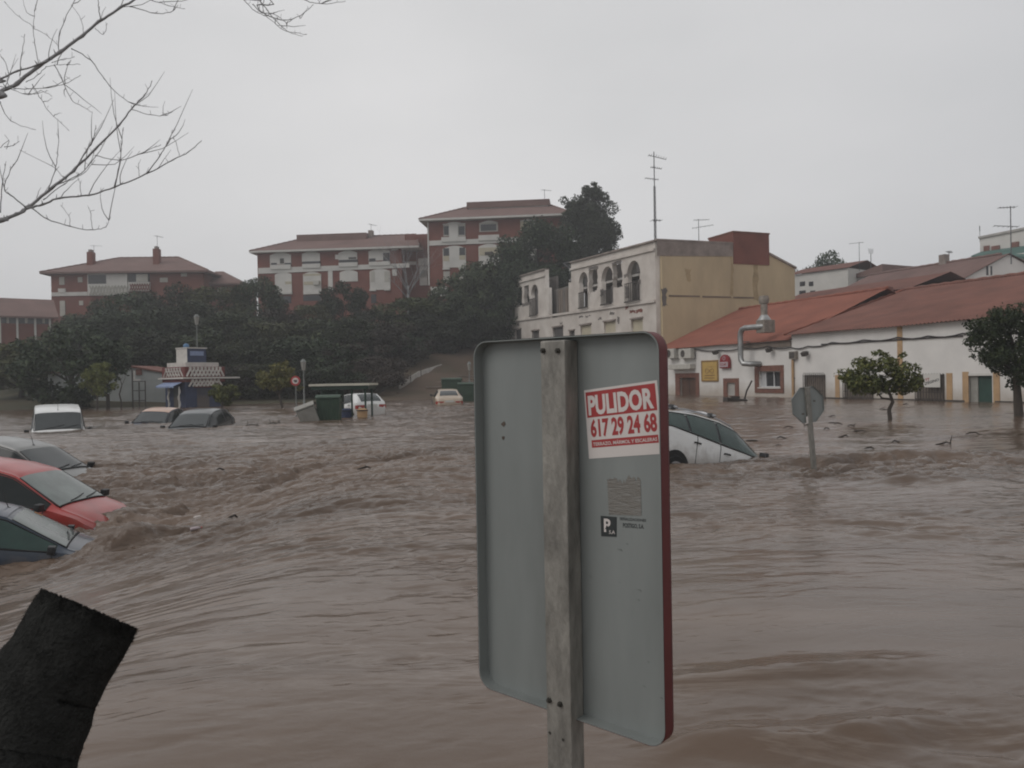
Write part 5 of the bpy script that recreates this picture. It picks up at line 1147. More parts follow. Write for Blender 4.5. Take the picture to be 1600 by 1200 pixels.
gen_lab = {'a': 'dark green round headed evergreen tree within the dense hillside grove below the apartments', 'b': 'dark green broad evergreen tree within the dense hillside grove below the apartments', 'c': 'olive tinged evergreen tree within the dense hillside grove below the apartments',
           'e': 'brownish half bare tree within the dense hillside grove below the apartments'}
def plant(px, ptop, D, rad_, kind, label=None, group=None, zb=None, cat=None):
    p = at(px, ptop, D); g = terrain(p.x, p.y) if zb is None else zb; h = max(1.25*rad_, p.z-g)
    g = p.z-h if h > p.z-g+.01 else g
    rz_ = rng.uniform(0, 6.28); sc = (rad_*2, rad_*2, h/.99)
    lab = label or gen_lab[kind]; grp = group or GROVE
    if kind not in used:
        used.add(kind); t = PT[kind]; t.location = (p.x, p.y, g); t.rotation_euler.z = rz_; t.scale = sc; t['label'] = lab; t['group'] = grp
    else: t = dup(PT[kind], (p.x, p.y, g), rz_, sc, lab, grp)
    return t
def big_tree(label, px, pbase, D, clusters, n, size, seed):
    o = at(px, pbase, D); g = terrain(o.x, o.y); t = thing('evergreen_tree', label, 'tree', (o.x, o.y, g)); k = D/1200; q = random.Random(seed); cs = []; rs = []
    top = min(c for a, c, r_, m_ in clusters); zt = at(px, top, D).z-g
    MB().tube([(0, 0, -.6), (.1, 0, zt*.3), (-.1, .1, zt*.6), (0, 0, zt*.92)], [.45, .36, .22, .06], 8).build('trunk', 'bark_dark', t, True)
    for (a, c, r_, m_) in clusters:
        c0 = at(a, c, D); b = MB(); b.tube([(0, 0, max(.5, (c0.z-g)*.6)), ((c0.x-o.x)*.6, 0, (c0.z-g)*.85), (c0.x-o.x, 0, c0.z-g)], [.12, .08, .03], 5); b.build('branch', 'bark_dark', t, True)
        for j in range(m_):
            p = at(a+q.uniform(-r_, r_)*.75, c+q.uniform(-r_, r_)*.7, D); cs.append((p.x-o.x, p.y-o.y+q.uniform(-1, 1)*r_*k*1.2, p.z-g)); rs.append(r_*k*q.uniform(.55, .95))
    link('crown', leaves(cs, rs, n, size, .6, .85, seed, .1), 'leaf_dark', t); return t
big_tree('huge dark domed tree behind the ruined facade, in front of the tallest apartment block', 842, 500, 97,
    [(840, 368, 22, 7), (808, 395, 22, 7), (868, 375, 22, 7), (890, 390, 18, 6), (785, 430, 22, 7), (820, 430, 30, 9), (860, 425, 30, 9), (895, 430, 22, 7), (775, 465, 20, 6), (820, 470, 26, 8), (800, 400, 14, 4)], 42000, .17, 41)
big_tree('tallest tree, dark with an uneven pointed top against the sky, above the ruin roof', 922, 480, 106,
    [(928, 292, 6, 3), (924, 299, 10, 5), (933, 302, 9, 4), (915, 308, 9, 4), (920, 304, 11, 4), (936, 312, 13, 5), (905, 318, 15, 5), (888, 318, 9, 4), (925, 330, 18, 6), (945, 338, 16, 6), (955, 357, 15, 5), (966, 358, 8, 3), (930, 360, 22, 7), (905, 350, 20, 7), (895, 340, 14, 5), (945, 385, 18, 6), (915, 390, 24, 7), (955, 380, 10, 3), (935, 410, 20, 6), (895, 400, 20, 6), (900, 325, 10, 3), (925, 350, 24, 8), (940, 365, 20, 7)], 42000, .15, 42)
for px, pt, D, rd, kd in ((150, 490, 92, 4, 'a'), (205, 463, 92, 4.6, 'a'), (268, 447, 93, 4.4, 'b'), (335, 455, 93, 4.4, 'c'), (405, 440, 94, 3.4, 'a'), (450, 478, 90, 4.2, 'e'), (490, 480, 92, 3.4, 'c'), (535, 441, 94, 3.0, 'b'), (582, 490, 90, 4.2, 'a'), (640, 470, 92, 4.8, 'c'), (702, 453, 95, 4.4, 'b'), (752, 418, 98, 5.2, 'a'), (785, 400, 100, 5, 'b'),
    (128, 505, 78, 4.2, 'b'), (185, 490, 80, 4.6, 'a'), (240, 486, 80, 4.8, 'b'), (300, 480, 80, 5, 'a'), (360, 490, 80, 4.8, 'b'), (425, 508, 79, 4.6, 'c'), (490, 506, 80, 4.8, 'a'), (548, 498, 81, 4.4, 'b'), (608, 500, 82, 4.6, 'e'), (668, 492, 91, 4.8, 'b'), (722, 478, 95, 4.6, 'a'), (765, 466, 97, 4.6, 'b'), (625, 520, 84, 3.4, 'b'), (668, 525, 93, 3.0, 'a'), (708, 520, 97, 2.8, 'b'),
    (70, 545, 66, 3.4, 'b'), (190, 535, 67, 3.8, 'a'), (255, 520, 68, 4, 'b'), (320, 525, 68, 4, 'a'), (385, 530, 68, 3.8, 'b'), (445, 535, 69, 3.8, 'a'), (505, 530, 70, 4, 'b'), (565, 532, 71, 3.8, 'e')):
    plant(px, pt, D, rd, kd)
for px, pt, D, rd, kd in ((365, 568, 62, 2.6, 'e'), (400, 572, 62.5, 2.6, 'c'), (470, 575, 63.5, 2.8, 'b'), (525, 572, 65, 2.8, 'a'), (580, 568, 66, 3, 'e')):
    plant(px, pt, D, rd, kd)
plant(112, 512, 54.5, 3.7, 'b', 'dark spreading tree standing in the water in front of the white garage', zb=-.6)
plant(30, 540, 60, 3.2, 'c', 'olive bush tree on the grassy bank at the left edge')
plant(1294, 405, 108, 3.4, 'a', 'rounded green tree beyond the roofs right of the yellow wall', 'trees beyond the roofs', 3)
plant(1254, 412, 112, 2.2, 'e', 'thin brownish tree just left of the rounded tree beyond the roofs', 'trees beyond the roofs', 3)

# smaller trees standing in the flood
def water_tree(name, label, leafm, px, pbase, D, pts, clusters, n, size, trunk_r, seed, aspect=.5, branches=()):
    o = at(px, pbase, D); t = thing(name, label, 'tree', (o.x, o.y, 0)); k = D/1200
    def L(a, c, dy=0): p = at(a, c, D+dy); return (p.x-o.x, p.y-o.y, p.z)
    b = MB(); P = [L(*q) for q in pts]; P = [(P[0][0], P[0][1], -.9)]+P; n_ = len(P)
    b.tube(P, [trunk_r*(1-.5*i/(n_-1)) for i in range(n_)], 8)
    b.build('trunk', 'bark', t, True)
    for br in branches:
        MB().tube([L(*q) for q in br[0]], [br[1]*(1-.75*i/(len(br[0])-1)) for i in range(len(br[0]))], 6).build('branch', 'bark', t, True)
    cs = []; rs = []; q = random.Random(seed)
    for (a, c, r_, m_) in clusters:
        for j in range(m_):
            cs.append(L(a+q.uniform(-r_, r_)*.8, c+q.uniform(-r_, r_)*.6, q.uniform(-1, 1)*r_*k*1.2)); rs.append(r_*k*q.uniform(.45, .8))
    link('crown', leaves(cs, rs, n, size, aspect, .8, seed, .1), leafm, t)
    # stray shoots
    b = MB(); 
    return t
water_tree('orange_tree', 'small orange tree with a crooked trunk standing in the flood before the hall', 'leaf_orange_tree', 1391, 656, 25.6,
    [(1391, 656), (1389, 640), (1395, 628), (1391, 617), (1386, 608)],
    [(1330, 590, 16, 6), (1352, 575, 17, 6), (1375, 565, 18, 7), (1400, 572, 20, 7), (1420, 585, 16, 6), (1345, 603, 17, 6), (1375, 595, 22, 8), (1405, 600, 20, 8), (1432, 600, 12, 5), (1322, 598, 11, 4), (1368, 553, 9, 3), (1412, 556, 8, 3), (1424, 608, 12, 4)], 5200, .062, .085, 5,
    branches=[([(1393, 624), (1378, 622), (1370, 612), (1362, 600)], .045), ([(1387, 610), (1372, 598), (1350, 590)], .035), ([(1387, 610), (1395, 592), (1400, 572)], .04), ([(1388, 612), (1410, 600), (1425, 588)], .032)])
water_tree('leafy_tree', 'large dark green tree at the right edge, trunk standing in the water', 'leaf_right', 1592, 652, 25.8,
    [(1592, 652), (1590, 620), (1588, 590), (1590, 560)],
    [(1550, 520, 26, 8), (1530, 510, 18, 6), (1522, 535, 14, 5), (1545, 550, 24, 8), (1560, 500, 22, 7), (1590, 495, 28, 8), (1600, 530, 36, 10), (1575, 560, 26, 8), (1610, 575, 30, 9), (1640, 520, 34, 10), (1650, 560, 30, 8), (1555, 575, 12, 4), (1595, 590, 20, 6), (1680, 530, 28, 8)], 15000, .062, .17, 6,
    branches=[([(1590, 590), (1570, 570), (1545, 550)], .09), ([(1590, 585), (1610, 560), (1640, 530)], .09), ([(1590, 570), (1580, 530), (1575, 500)], .07)])
water_tree('orange_tree', 'yellow green orange tree left of the round red sign, standing in the flood', 'leaf_orange_tree', 441, 637, 48,
    [(441, 636), (437, 622), (434, 610)], [(420, 590, 13, 5), (440, 580, 13, 5), (455, 592, 12, 5), (412, 600, 10, 4), (435, 600, 16, 6), (462, 604, 8, 4), (430, 572, 8, 3), (447, 570, 7, 3)], 2600, .10, .10, 8,
    branches=[([(436, 618), (424, 606), (414, 596)], .06), ([(436, 614), (448, 600), (456, 590)], .06)])
water_tree('orange_tree', 'small bright green tree in front of the white garage wall', 'leaf_bright', 152, 638, 50.5,
    [(152, 637), (152, 625), (153, 612)], [(140, 588, 11, 5), (158, 578, 12, 5), (172, 592, 10, 5), (152, 602, 15, 6), (178, 604, 7, 3), (134, 600, 8, 3)], 2600, .10, .09, 9, branches=[([(152, 620), (140, 606), (136, 595)], .05), ([(152, 618), (166, 604), (174, 592)], .05)])
water_tree('orange_tree', 'low bright green tree close to the right side of the kiosk', 'leaf_bright', 347, 640, 47,
    [(347, 640), (347, 630), (346, 620)], [(332, 616, 9, 4), (345, 608, 10, 5), (360, 612, 11, 5), (372, 618, 7, 3), (350, 622, 14, 6)], 2200, .10, .08, 10, branches=[([(347, 628), (336, 618), (330, 612)], .04), ([(347, 627), (360, 616), (368, 610)], .04)])

# bare trees
def grow(b, q, p, d, L, r, depth, wig=.35):
    pts = [p]; n_ = 4
    for k in range(n_):
        d = (d+Vector((q.uniform(-1, 1), q.uniform(-1, 1), q.uniform(-.5, .8)))*wig*.35).normalized(); pts.append(pts[-1]+d*(L/n_))
    b.tube(pts, [r*(1-.6*i/n_) for i in range(n_+1)], 5)
    if depth:
        for k in range(q.choice((2, 3, 3))):
            i = q.randint(2, n_); nd = (d+Vector((q.uniform(-1, 1), q.uniform(-1, 1), q.uniform(-.3, .7)))*.8).normalized(); grow(b, q, pts[i], nd, L*q.uniform(.55, .8), r*.45, depth-1, wig)
o = at(636, 372, 108); g_ = terrain(o.x, o.y)
t = thing('bare_tree', 'leafless grey tree rising behind the recessed wing of the centre apartment block', 'tree', (o.x, o.y, g_)); b = MB(); q = random.Random(31)
H_ = o.z-g_; b.tube([(0, 0, -.5), (0, .1, H_*.5)], [.22, .15], 7); b.build('trunk', 'twig', t, True); b = MB()
for k in range(9): grow(b, q, Vector((0, .1, H_*(.36+.015*k))), Vector((q.uniform(-1, 1)*.7, q.uniform(-1, 1)*.7, 1)).normalized(), H_*.30, .075, 3)
b.build('branches', 'twig', t, True)
# near bare tree: boughs reaching in at the upper left
K = .3375
def cp(x, y, D): return at(x*K, y*K, D)
nb = Vector((-8.6, 7.2, 0)); t = thing('bare_tree', 'leafless tree whose thin twigs reach in at the upper left corner of the picture', 'tree', nb)
b = MB(); b.tube([(0, 0, -1), (.05, .05, 1.2), (.15, 0, 2.8), (.1, .1, 4.6), (.3, 0, 6.5), (.5, -.1, 8.0)], [.20, .17, .14, .11, .07, .03], 10); b.build('trunk', 'bark', t, True)
def bough(pix, D0, D1, r0, r1, root=None, name='bough', knots=True):
    n_ = len(pix); P = []
    for i, (x, y) in enumerate(pix): P.append(cp(x, y, D0+(D1-D0)*i/max(1, n_-1))-nb)
    if root is not None: P = [Vector(root)]+[Vector(root).lerp(P[0], .55)+Vector((0, 0, -.05))]+P
    # smooth by subdivision
    Q_ = [P[0]]
    for i in range(len(P)-1):
        p0, p1, p2, p3 = P[max(i-1, 0)], P[i], P[i+1], P[min(i+2, len(P)-1)]
        for k in range(1, 6):
            s = k/5; Q_.append(.5*((2*p1)+(p2-p0)*s+(2*p0-5*p1+4*p2-p3)*s*s+(3*p1-p0-3*p2+p3)*s**3)+Vector((rng.uniform(-1, 1), 0, rng.uniform(-1, 1)))*.004)
    m_ = len(Q_); b = MB(); r0 *= .72; r1 *= .8; rr = [(r0+(r1-r0)*(i/(m_-1))**.8)*(1.0+(.28 if i % 5 == 0 and knots else 0)) for i in range(m_)]
    b.tube(Q_, rr, 6)
    if knots:
        for i in range(5, m_-1, 4):
            d = Vector((rng.uniform(-.6, .6), rng.uniform(-.6, .6), rng.uniform(.2, 1))).normalized(); b.tube([Q_[i], Q_[i]+d*rng.uniform(.02, .055)], [rr[i]*.6, .0015], 4)
    o_ = b.build(name, 'twig', t, True)
    if m_ > 14:
        for k in range(max(2, m_//9)):
            i = rng.randint(6, m_-3); d = (Q_[min(i+2, m_-1)]-Q_[i]).normalized(); s1 = Vector((rng.uniform(-1, 1), rng.uniform(-.6, .6), rng.uniform(-.5, 1))).normalized(); L_ = rng.uniform(.10, .38)
            p1 = Q_[i]+(d*.6+s1*.7)*L_*.5; p2 = p1+(d*.8+s1*.35+Vector((0, 0, .35)))*L_*.6
            tb = MB(); tb.tube([Q_[i], Q_[i].lerp(p1, .5)+s1*.01, p1, p1.lerp(p2, .5)+s1*.008, p2], [.0034, .003, .0026, .002, .0012], 5); tb.build('twig', 'twig', t, True)
    return o_
bough([(-60, 455), (0, 425), (80, 385), (180, 305), (280, 240), (380, 165), (460, 100), (560, 35), (640, -10)], 6.2, 6.6, .028, .010, (.08, .08, 4.3))
bough([(-60, 385), (0, 367), (80, 330), (190, 295), (240, 275)], 6.4, 6.3, .016, .006, (.08, .08, 4.4))
bough([(-60, 1035), (0, 1018), (80, 992), (130, 960), (240, 870), (340, 790), (440, 690), (550, 580), (620, 490), (670, 440), (705, 375)], 5.6, 6.2, .028, .003, (.1, 0, 2.6))
bough([(125, 965), (200, 945), (280, 915), (410, 903), (530, 865), (680, 805), (800, 740), (870, 705), (935, 650)], 5.65, 5.9, .012, .003)
for pix, D0, D1, r0 in (([(270, 240), (275, 170), (300, 90), (345, 0), (360, -40)], 6.4, 6.3, .006), ([(465, 100), (458, 40), (452, -20)], 6.5, 6.4, .007), ([(330, 225), (420, 280), (510, 400), (610, 480), (680, 488)], 6.4, 6.9, .006),
    ([(40, 405), (130, 412), (220, 405), (300, 388), (375, 350)], 6.2, 6.0, .005), ([(240, 290), (280, 278), (345, 265)], 6.3, 6.2, .004), ([(250, 300), (290, 370), (330, 460), (380, 492), (425, 520)], 6.3, 6.6, .005),
    ([(440, 130), (480, 158), (495, 110)], 6.4, 6.4, .004), ([(150, 390), (190, 460), (230, 520), (320, 605)], 6.2, 6.9, .004), ([(0, 470), (50, 560), (165, 602)], 6.5, 6.9, .005), ([(92, 350), (100, 260), (115, 160)], 6.2, 6.1, .005),
    ([(180, 300), (160, 200), (155, 120), (165, 20)], 6.4, 6.9, .005), ([(40, 340), (20, 280), (-10, 240)], 6.4, 6.4, .004), ([(0, 400), (60, 415), (130, 440), (190, 420), (240, 445)], 6.3, 6.2, .004), ([(120, 380), (180, 345), (215, 310), (280, 300), (370, 297)], 6.2, 6.1, .004),
    ([(225, 875), (255, 790), (268, 700), (270, 600)], 5.8, 5.9, .005), ([(340, 790), (400, 700), (430, 650), (445, 580)], 5.9, 5.9, .006), ([(612, 508), (700, 532), (765, 535), (800, 515)], 6.1, 6.3, .004), ([(440, 720), (560, 740), (650, 710), (745, 670)], 6, 5.9, .005),
    ([(530, 865), (555, 740), (565, 660), (570, 590)], 5.75, 5.8, .006), ([(680, 805), (740, 720), (780, 660), (800, 600)], 5.8, 5.8, .006), ([(150, 965), (220, 1015), (320, 1048), (420, 1065), (490, 1050), (510, 1005)], 5.65, 5.8, .007), ([(120, 960), (50, 905), (20, 880), (35, 820), (65, 760)], 5.65, 5.6, .008), ([(0, 985), (10, 860), (25, 760)], 5.6, 5.6, .006),
    ([(235, 870), (360, 810), (420, 750), (440, 690)], 5.8, 6.1, .006), ([(200, 925), (300, 850), (390, 800), (440, 740)], 5.7, 6, .006), ([(300, 830), (240, 770), (90, 695)], 5.8, 6.6, .004), ([(375, 905), (370, 850), (355, 800)], 5.7, 6.3, .004), ([(325, 1045), (318, 1000), (280, 950)], 5.7, 5.9, .003), ([(430, 1062), (418, 980), (410, 960)], 5.75, 5.8, .003), ([(645, 815), (642, 780), (645, 750)], 5.8, 5.8, .003), ([(830, 720), (815, 660), (800, 640)], 5.9, 5.9, .003), ([(20, 680), (60, 672), (88, 655)], 5.8, 5.8, .004), ([(0, 685), (40, 650), (30, 690)], 5.8, 5.8, .003),
    ([(390, 165), (375, 90), (330, 20)], 6.5, 6.9, .004), ([(160, 125), (90, 80), (20, 10)], 6.8, 7, .004), ([(155, 130), (220, 165), (270, 215)], 6.8, 6.6, .004)):
    bough(pix, D0, D1, r0, .0022, None, 'twig')
bough([(1100, -60), (1130, 0), (1180, 50), (1230, 75), (1320, 140), (1420, 160)], 6.6, 6.4, .007, .0025, (.5, -.1, 7.9)); bough([(1150, -50), (1190, 25), (1220, 62), (1290, 90), (1350, 90), (1410, 58), (1450, 20)], 6.6, 6.4, .010, .0025, (.5, -.1, 7.8))
for pix in ([(1190, -20), (1240, 50), (1290, 110), (1340, 150), (1400, 166)], [(1170, 20), (1215, 60), (1260, 62), (1320, 100), (1330, 130)], [(1230, -20), (1215, 30), (1225, 62)], [(1350, -30), (1420, 5), (1490, 18), (1600, 5)], [(1460, -20), (1480, 15)], [(640, -20), (700, 0), (780, 25), (855, 42)], [(600, 30), (720, 62), (790, 55), (825, 25)]):
    bough(pix, 6.6, 6.4, .006, .0022, None, 'twig')

# ------------------------------------------------------------------ kiosk, garage, frame
D = 52; kp = at(290, 600, D); KF = Frame(kp.x, kp.y, R(52))
ki = thing('kiosk', 'red and dark blue kiosk with white lattice and a box tower under a blue ball', 'kiosk', (kp.x, kp.y, 0), R(52))
ppm = D/1200.0
def kz(py): return at(290, py, D).z
b = MB(); b.box(0, 0, -.6, 2.7, 2.7, kz(591)); b.build('wall', 'kiosk_blue', ki)
b = MB(); b.box(-.13, -.13, kz(597), 2.85, 2.85, kz(573)); b.build('lattice_band', 'kiosk_red', ki)
b = MB(); b.box(-.35, -.35, kz(592), 3.9, 3.0, kz(589.5)); b.build('roof_slab', 'kiosk_white', ki)
b = MB(); b.box(.05, .05, kz(573)+.002, 2.5, 2.5, kz(566)); b.build('upper_slab', 'kiosk_white', ki)
b = MB(); b.box(.35, .35, kz(566)+.002, 1.75, 1.75, kz(544)); tw = b.build('tower', 'kiosk_blue', ki)
b = MB(); b.box(.335, .345, kz(566)+.01, .349, 1.755, kz(544)-.02); b.build('white_face', 'kiosk_white', tw); b = MB(); b.box(.3, .3, kz(544)+.002, 1.8, 1.8, kz(542)); b.build('tower_cap', 'kiosk_white', tw)
b = MB(); b.box(.55, .325, kz(555), 1.55, .345, kz(548)); p = b.build('name_panel', 'kiosk_stripe', tw); 
b = MB(); b.sphere((.6, .9, kz(540)), .2, 16, 10); b.tube([(.6, .9, kz(542)), (.6, .9, kz(540))], .06, 6); b.build('ball', 'ball_blue', ki, True)
def klat(axis, u0, u1, z0, z1, n_, r_=.07):
    b = MB(); w = (u1-u0)/n_; off = -.16
    for k in range(n_+1):
        for s in (1, -1):
            a0 = u0+w*k; a1 = a0+s*w*1.2
            if u0-.01 <= min(a0, a1) and max(a0, a1) <= u1+.01:
                P0 = (a0, off, z0) if axis == 'x' else (off, a0, z0); P1 = (a1, off, z1) if axis == 'x' else (off, a1, z1); b.tube([P0, P1], r_, 5)
    b.build('white_lattice', 'kiosk_white', ki)
klat('x', .0, 2.75, kz(588), kz(574), 10); klat('x', .15, 2.6, kz(604), kz(593), 9); klat('y', .05, 2.6, kz(588), kz(575), 7, .05)
b = MB(); b.box(.6, -.13, kz(606), 2.6, -.002, kz(598)); b.build('lower_band', 'kiosk_red', ki)
b = MB()
for k in range(12):
    b.add([(-.01, .2+k*.2, kz(596)), (-.01, .4+k*.2, kz(596)), (-.75, .4+k*.2, kz(603)), (-.75, .2+k*.2, kz(603)), (-.75, .4+k*.2, kz(606)+.05*(k % 2)), (-.75, .2+k*.2, kz(606)+.05*(k % 2))], [(0, 1, 2, 3), (3, 2, 4, 5)])
b.build('awning', 'kiosk_stripe', ki)
for yy in (.35, 1.75):
    b = MB(); b.tube([(-.28+.055*math.cos(k*1.05), yy+.055*math.sin(k*1.05), -.5+k*.14) for k in range(int((kz(605)+.5)/.14)+1)], .055, 6); b.tube([(-.28, yy, -.5), (-.28, yy, kz(604))], .05, 6); b.build('twisted_column', 'kiosk_white', ki, True)
b = MB(); b.box(-.02, .75, -.5, -.002, 1.55, kz(606)); b.build('counter_shutter', 'p_dark', ki); b = MB(); b.box(.8, -.02, -.5, 1.7, -.002, kz(607)); b.build('shutter', 'p_navy', ki)
GA = at(75, 600, 60); GB = at(262, 600, 59); GaF = Frame(GA.x, GA.y, math.atan2(GB.y-GA.y, GB.x-GA.x))
ga = fthing('garage', 'plain dirty white garage with a low gable behind the dark spreading tree', 'garage', GaF)
gx1 = GaF.px(262, 600)[0]; gp = [GaF.px(75, 618), GaF.px(180, 578), GaF.px(205, 574), GaF.px(262, 584)]
MB().prism([(0, -1), (gx1, -1), (gx1, gp[3][1]), gp[2], gp[1], (0, gp[1][1]-.2)], 0, 3.5).build('wall', 'garage', ga)
MB().prism([(-.1, gp[1][1]-.19), gp[1], gp[2], (gx1+.1, gp[3][1]), (gx1+.1, gp[3][1]+.12), (gp[2][0], gp[2][1]+.14), (gp[1][0], gp[1][1]+.14), (-.1, gp[1][1]-.05)], -.12, 3.6).build('roof_edge', 'roof_tile_dark', ga)
q = GaF.rect(213, 577, 222, 586); MB().box(q[0], -.06, q[1], q[2], -.002, q[3]).build('vent', 'roof_tile_dark', ga)
fp = at(215, 640, 54); fr_ = thing('metal_rack', 'tall dark metal frame with rungs standing in front of the garage', 'frame', (fp.x, fp.y, 0), R(-8))
zt_ = at(215, 577, 54).z; b = MB(); b.tube([(-.35, 0, -.6), (-.35, 0, zt_)], .05, 6); b.build('post', 'iron', fr_); b = MB(); b.tube([(.15, 0, -.6), (.15, 0, zt_-.9)], .045, 6); b.build('post', 'iron', fr_); b = MB(); b.tube([(.42, .3, -.6), (.42, .3, zt_-.8)], .04, 6); b.build('post', 'iron', fr_)
for zz in (.5, 1.2, 1.85): b = MB(); b.tube([(-.35, 0, zz), (.15, 0, zz), (.42, .3, zz)], .03, 5); b.build('rung', 'iron', fr_)
b = MB(); b.box(-.2, -.05, zt_-.8, .25, .03, zt_-.7); b.box(-.24, -.05, zt_-.8, -.17, .03, zt_-.1); b.build('pale_bracket', 'kiosk_white', fr_)
sp = at(189, 640, 52); t = thing('sapling', 'thin bare sapling between the bright green tree and the metal rack', 'tree', (sp.x, sp.y, 0)); b = MB(); b.tube([(0, 0, -.6), (.05, 0, .4), (-.08, 0, 1.0), (.1, 0, 1.6), (-.05, 0, 2.2)], [.06, .05, .045, .03, .012], 6); b.build('trunk', 'bark', t, True); b = MB(); b.tube([(.1, 0, 1.6), (.3, 0, 2.0), (.35, .1, 2.4)], [.02, .015, .006], 5); b.build('branch', 'bark', t, True)
sp = at(169, 640, 51); t = thing('post', 'dark wooden post in the water right of the small bright green tree', 'post', (sp.x, sp.y, 0)); b = MB(); b.tube([(0, 0, -.6), (0, 0, 1.0)], .12, 8); b.build('shaft', 'bark_dark', t, 'auto'); b = MB(); b.tube([(0, 0, 1.001), (0, 0, 1.06)], [.14, .10], 8); b.build('cap', 'bark_dark', t)

# ------------------------------------------------------------------ street lamps
def lamp(px, ptop, D, label, r_=.05, style='lantern', zb=None):
    p = at(px, ptop, D); g = terrain(p.x, p.y) if zb is None else zb; t = thing('street_lamp', label, 'street lamp', (p.x, p.y, g), 0, 'street lamps at the foot of the hill'); h = p.z-g
    b = MB(); b.tube([(0, 0, -.5), (0, 0, .8), (0, 0, .85), (0, 0, h-.75)], [r_*1.7, r_*1.6, r_, r_*.8], 8); b.build('post', 'galv_dark', t, 'auto')
    b = MB(); b.tube([(0, 0, h-.74), (0, 0, h-.15)], [.11, .20], 6); b.build('lantern', 'grey_bin', t); b = MB(); b.tube([(0, 0, h-.149), (0, 0, h+.05)], [.23, .06], 6); b.build('cap', 'galv_dark', t)
    return t
lamp(307, 492, 58, 'tall street lamp rising behind the kiosk tower', zb=-.5); lamp(474, 562, 53, 'shorter street lamp beside the round red sign', zb=-.5); lamp(733, 566, 70, 'small pale street lamp on the brown slope')

# ------------------------------------------------------------------ road signs in the water
p = at(463, 640, 47); t = thing('traffic_sign', 'round white traffic sign with a red border on a thin grey pole', 'road sign', (p.x, p.y, 0)); zc = at(463, 595, 47).z
b = MB(); b.tube([(0, 0, -.6), (0, 0, zc+.25)], .035, 8); b.build('pole', 'galv_dark', t); b = MB(); b.tube([(0, -.05, zc), (0, -.075, zc)], .30, 28); b.build('disc', 'sign_paint_red', t); b = MB(); b.tube([(0, -.0755, zc), (0, -.085, zc)], .19, 28); f_ = b.build('white_centre', 'paper', t); b = MB(); b.box(-.11, -.092, zc-.03, .11, -.0855, zc+.05); b.box(-.06, -.0925, zc-.09, .1, -.0856, zc-.035); b.build('symbol', 'ink_black', f_)
p = on_z(1272, 735); D = p.y
t = thing('stop_sign', 'grey back of an eight sided sign on a leaning pole in the flood', 'road sign', (p.x, p.y, 0)); t.rotation_euler = (0, R(-4.6), R(14))
zc = at(1264, 632, D).z; b = MB(); b.box(-.042, -.022, -.9, .042, .022, zc+.29); b.build('pole', 'galv', t, False, .006)
rr = .318; b = MB(); oc = [(rr*math.cos(R(22.5+45*k)), zc+rr*math.sin(R(22.5+45*k))) for k in range(8)]; b.prism(oc, .024, .028); b.build('panel', 'sign_back', t)
b = MB(); n_ = 8; oc2 = [(rr*.985*math.cos(R(22.5+45*k)), zc+rr*.985*math.sin(R(22.5+45*k))) for k in range(8)]; b.v = [(x, .0235, z) for x, z in oc]+[(x, .004, z) for x, z in oc]+[(x, .004, z) for x, z in oc2]+[(x, .0235, z) for x, z in oc2]
for k in range(8): j = (k+1) % 8; b.f += [(k, j, 8+j, 8+k), (8+k, 8+j, 16+j, 16+k), (16+k, 16+j, 24+j, 24+k)]
b.build('rim', 'galv_dark', t)
b = MB(); b.prism([(x*.99, zc+(z-zc)*.99) for x, z in oc], .0285, .031); b.build('front_face', 'sign_paint_red', t)
for dx, dz in ((.13, .05), (-.10, -.14)): MB().prism(roughpoly(dx-.02, zc+dz-.012, dx+.02, zc+dz+.012, 9, .005, 3), .020, .0237).build('rust_spot', 'rust', t)
b = MB(); b.box(-.07, -.026, zc-.30, -.045, -.005, zc-.19); b.build('white_tag', 'paper', t)

# ------------------------------------------------------------------ green shelter, waste containers
D = 34; p0 = at(532, 640, D); sh = thing('green_shelter', 'green post shelter with a flat cream roof around the waste containers', 'shelter', (p0.x, p0.y, 0), R(-3)); s = D/1200
zr_ = at(535, 601, D).z
b = MB(); b.box((490-532)*s, -.7, zr_-.045, (585-532)*s, .9, zr_+.045); b.build('roof', 'cream_roof', sh); b = MB(); b.box((493-532)*s, -.62, zr_-.20, (582-532)*s, .82, zr_-.047); b.build('roof_beam', 'green_paint', sh)
for x in (532, 555, 576): b = MB(); b.tube([((x-532)*s, -.5, -.9), ((x-532)*s, -.5, zr_-.2)], .045, 8); b.build('post', 'green_paint', sh)
for x in (496, 576): b = MB(); b.tube([((x-532)*s, .7, -.9), ((x-532)*s, .7, zr_-.2)], .045, 8); b.build('post', 'green_paint', sh)
b = MB(); b.box((497-532)*s, .66, -.6, (531-532)*s, .72, zr_-.25); b.build('side_panel', 'green_paint', sh)
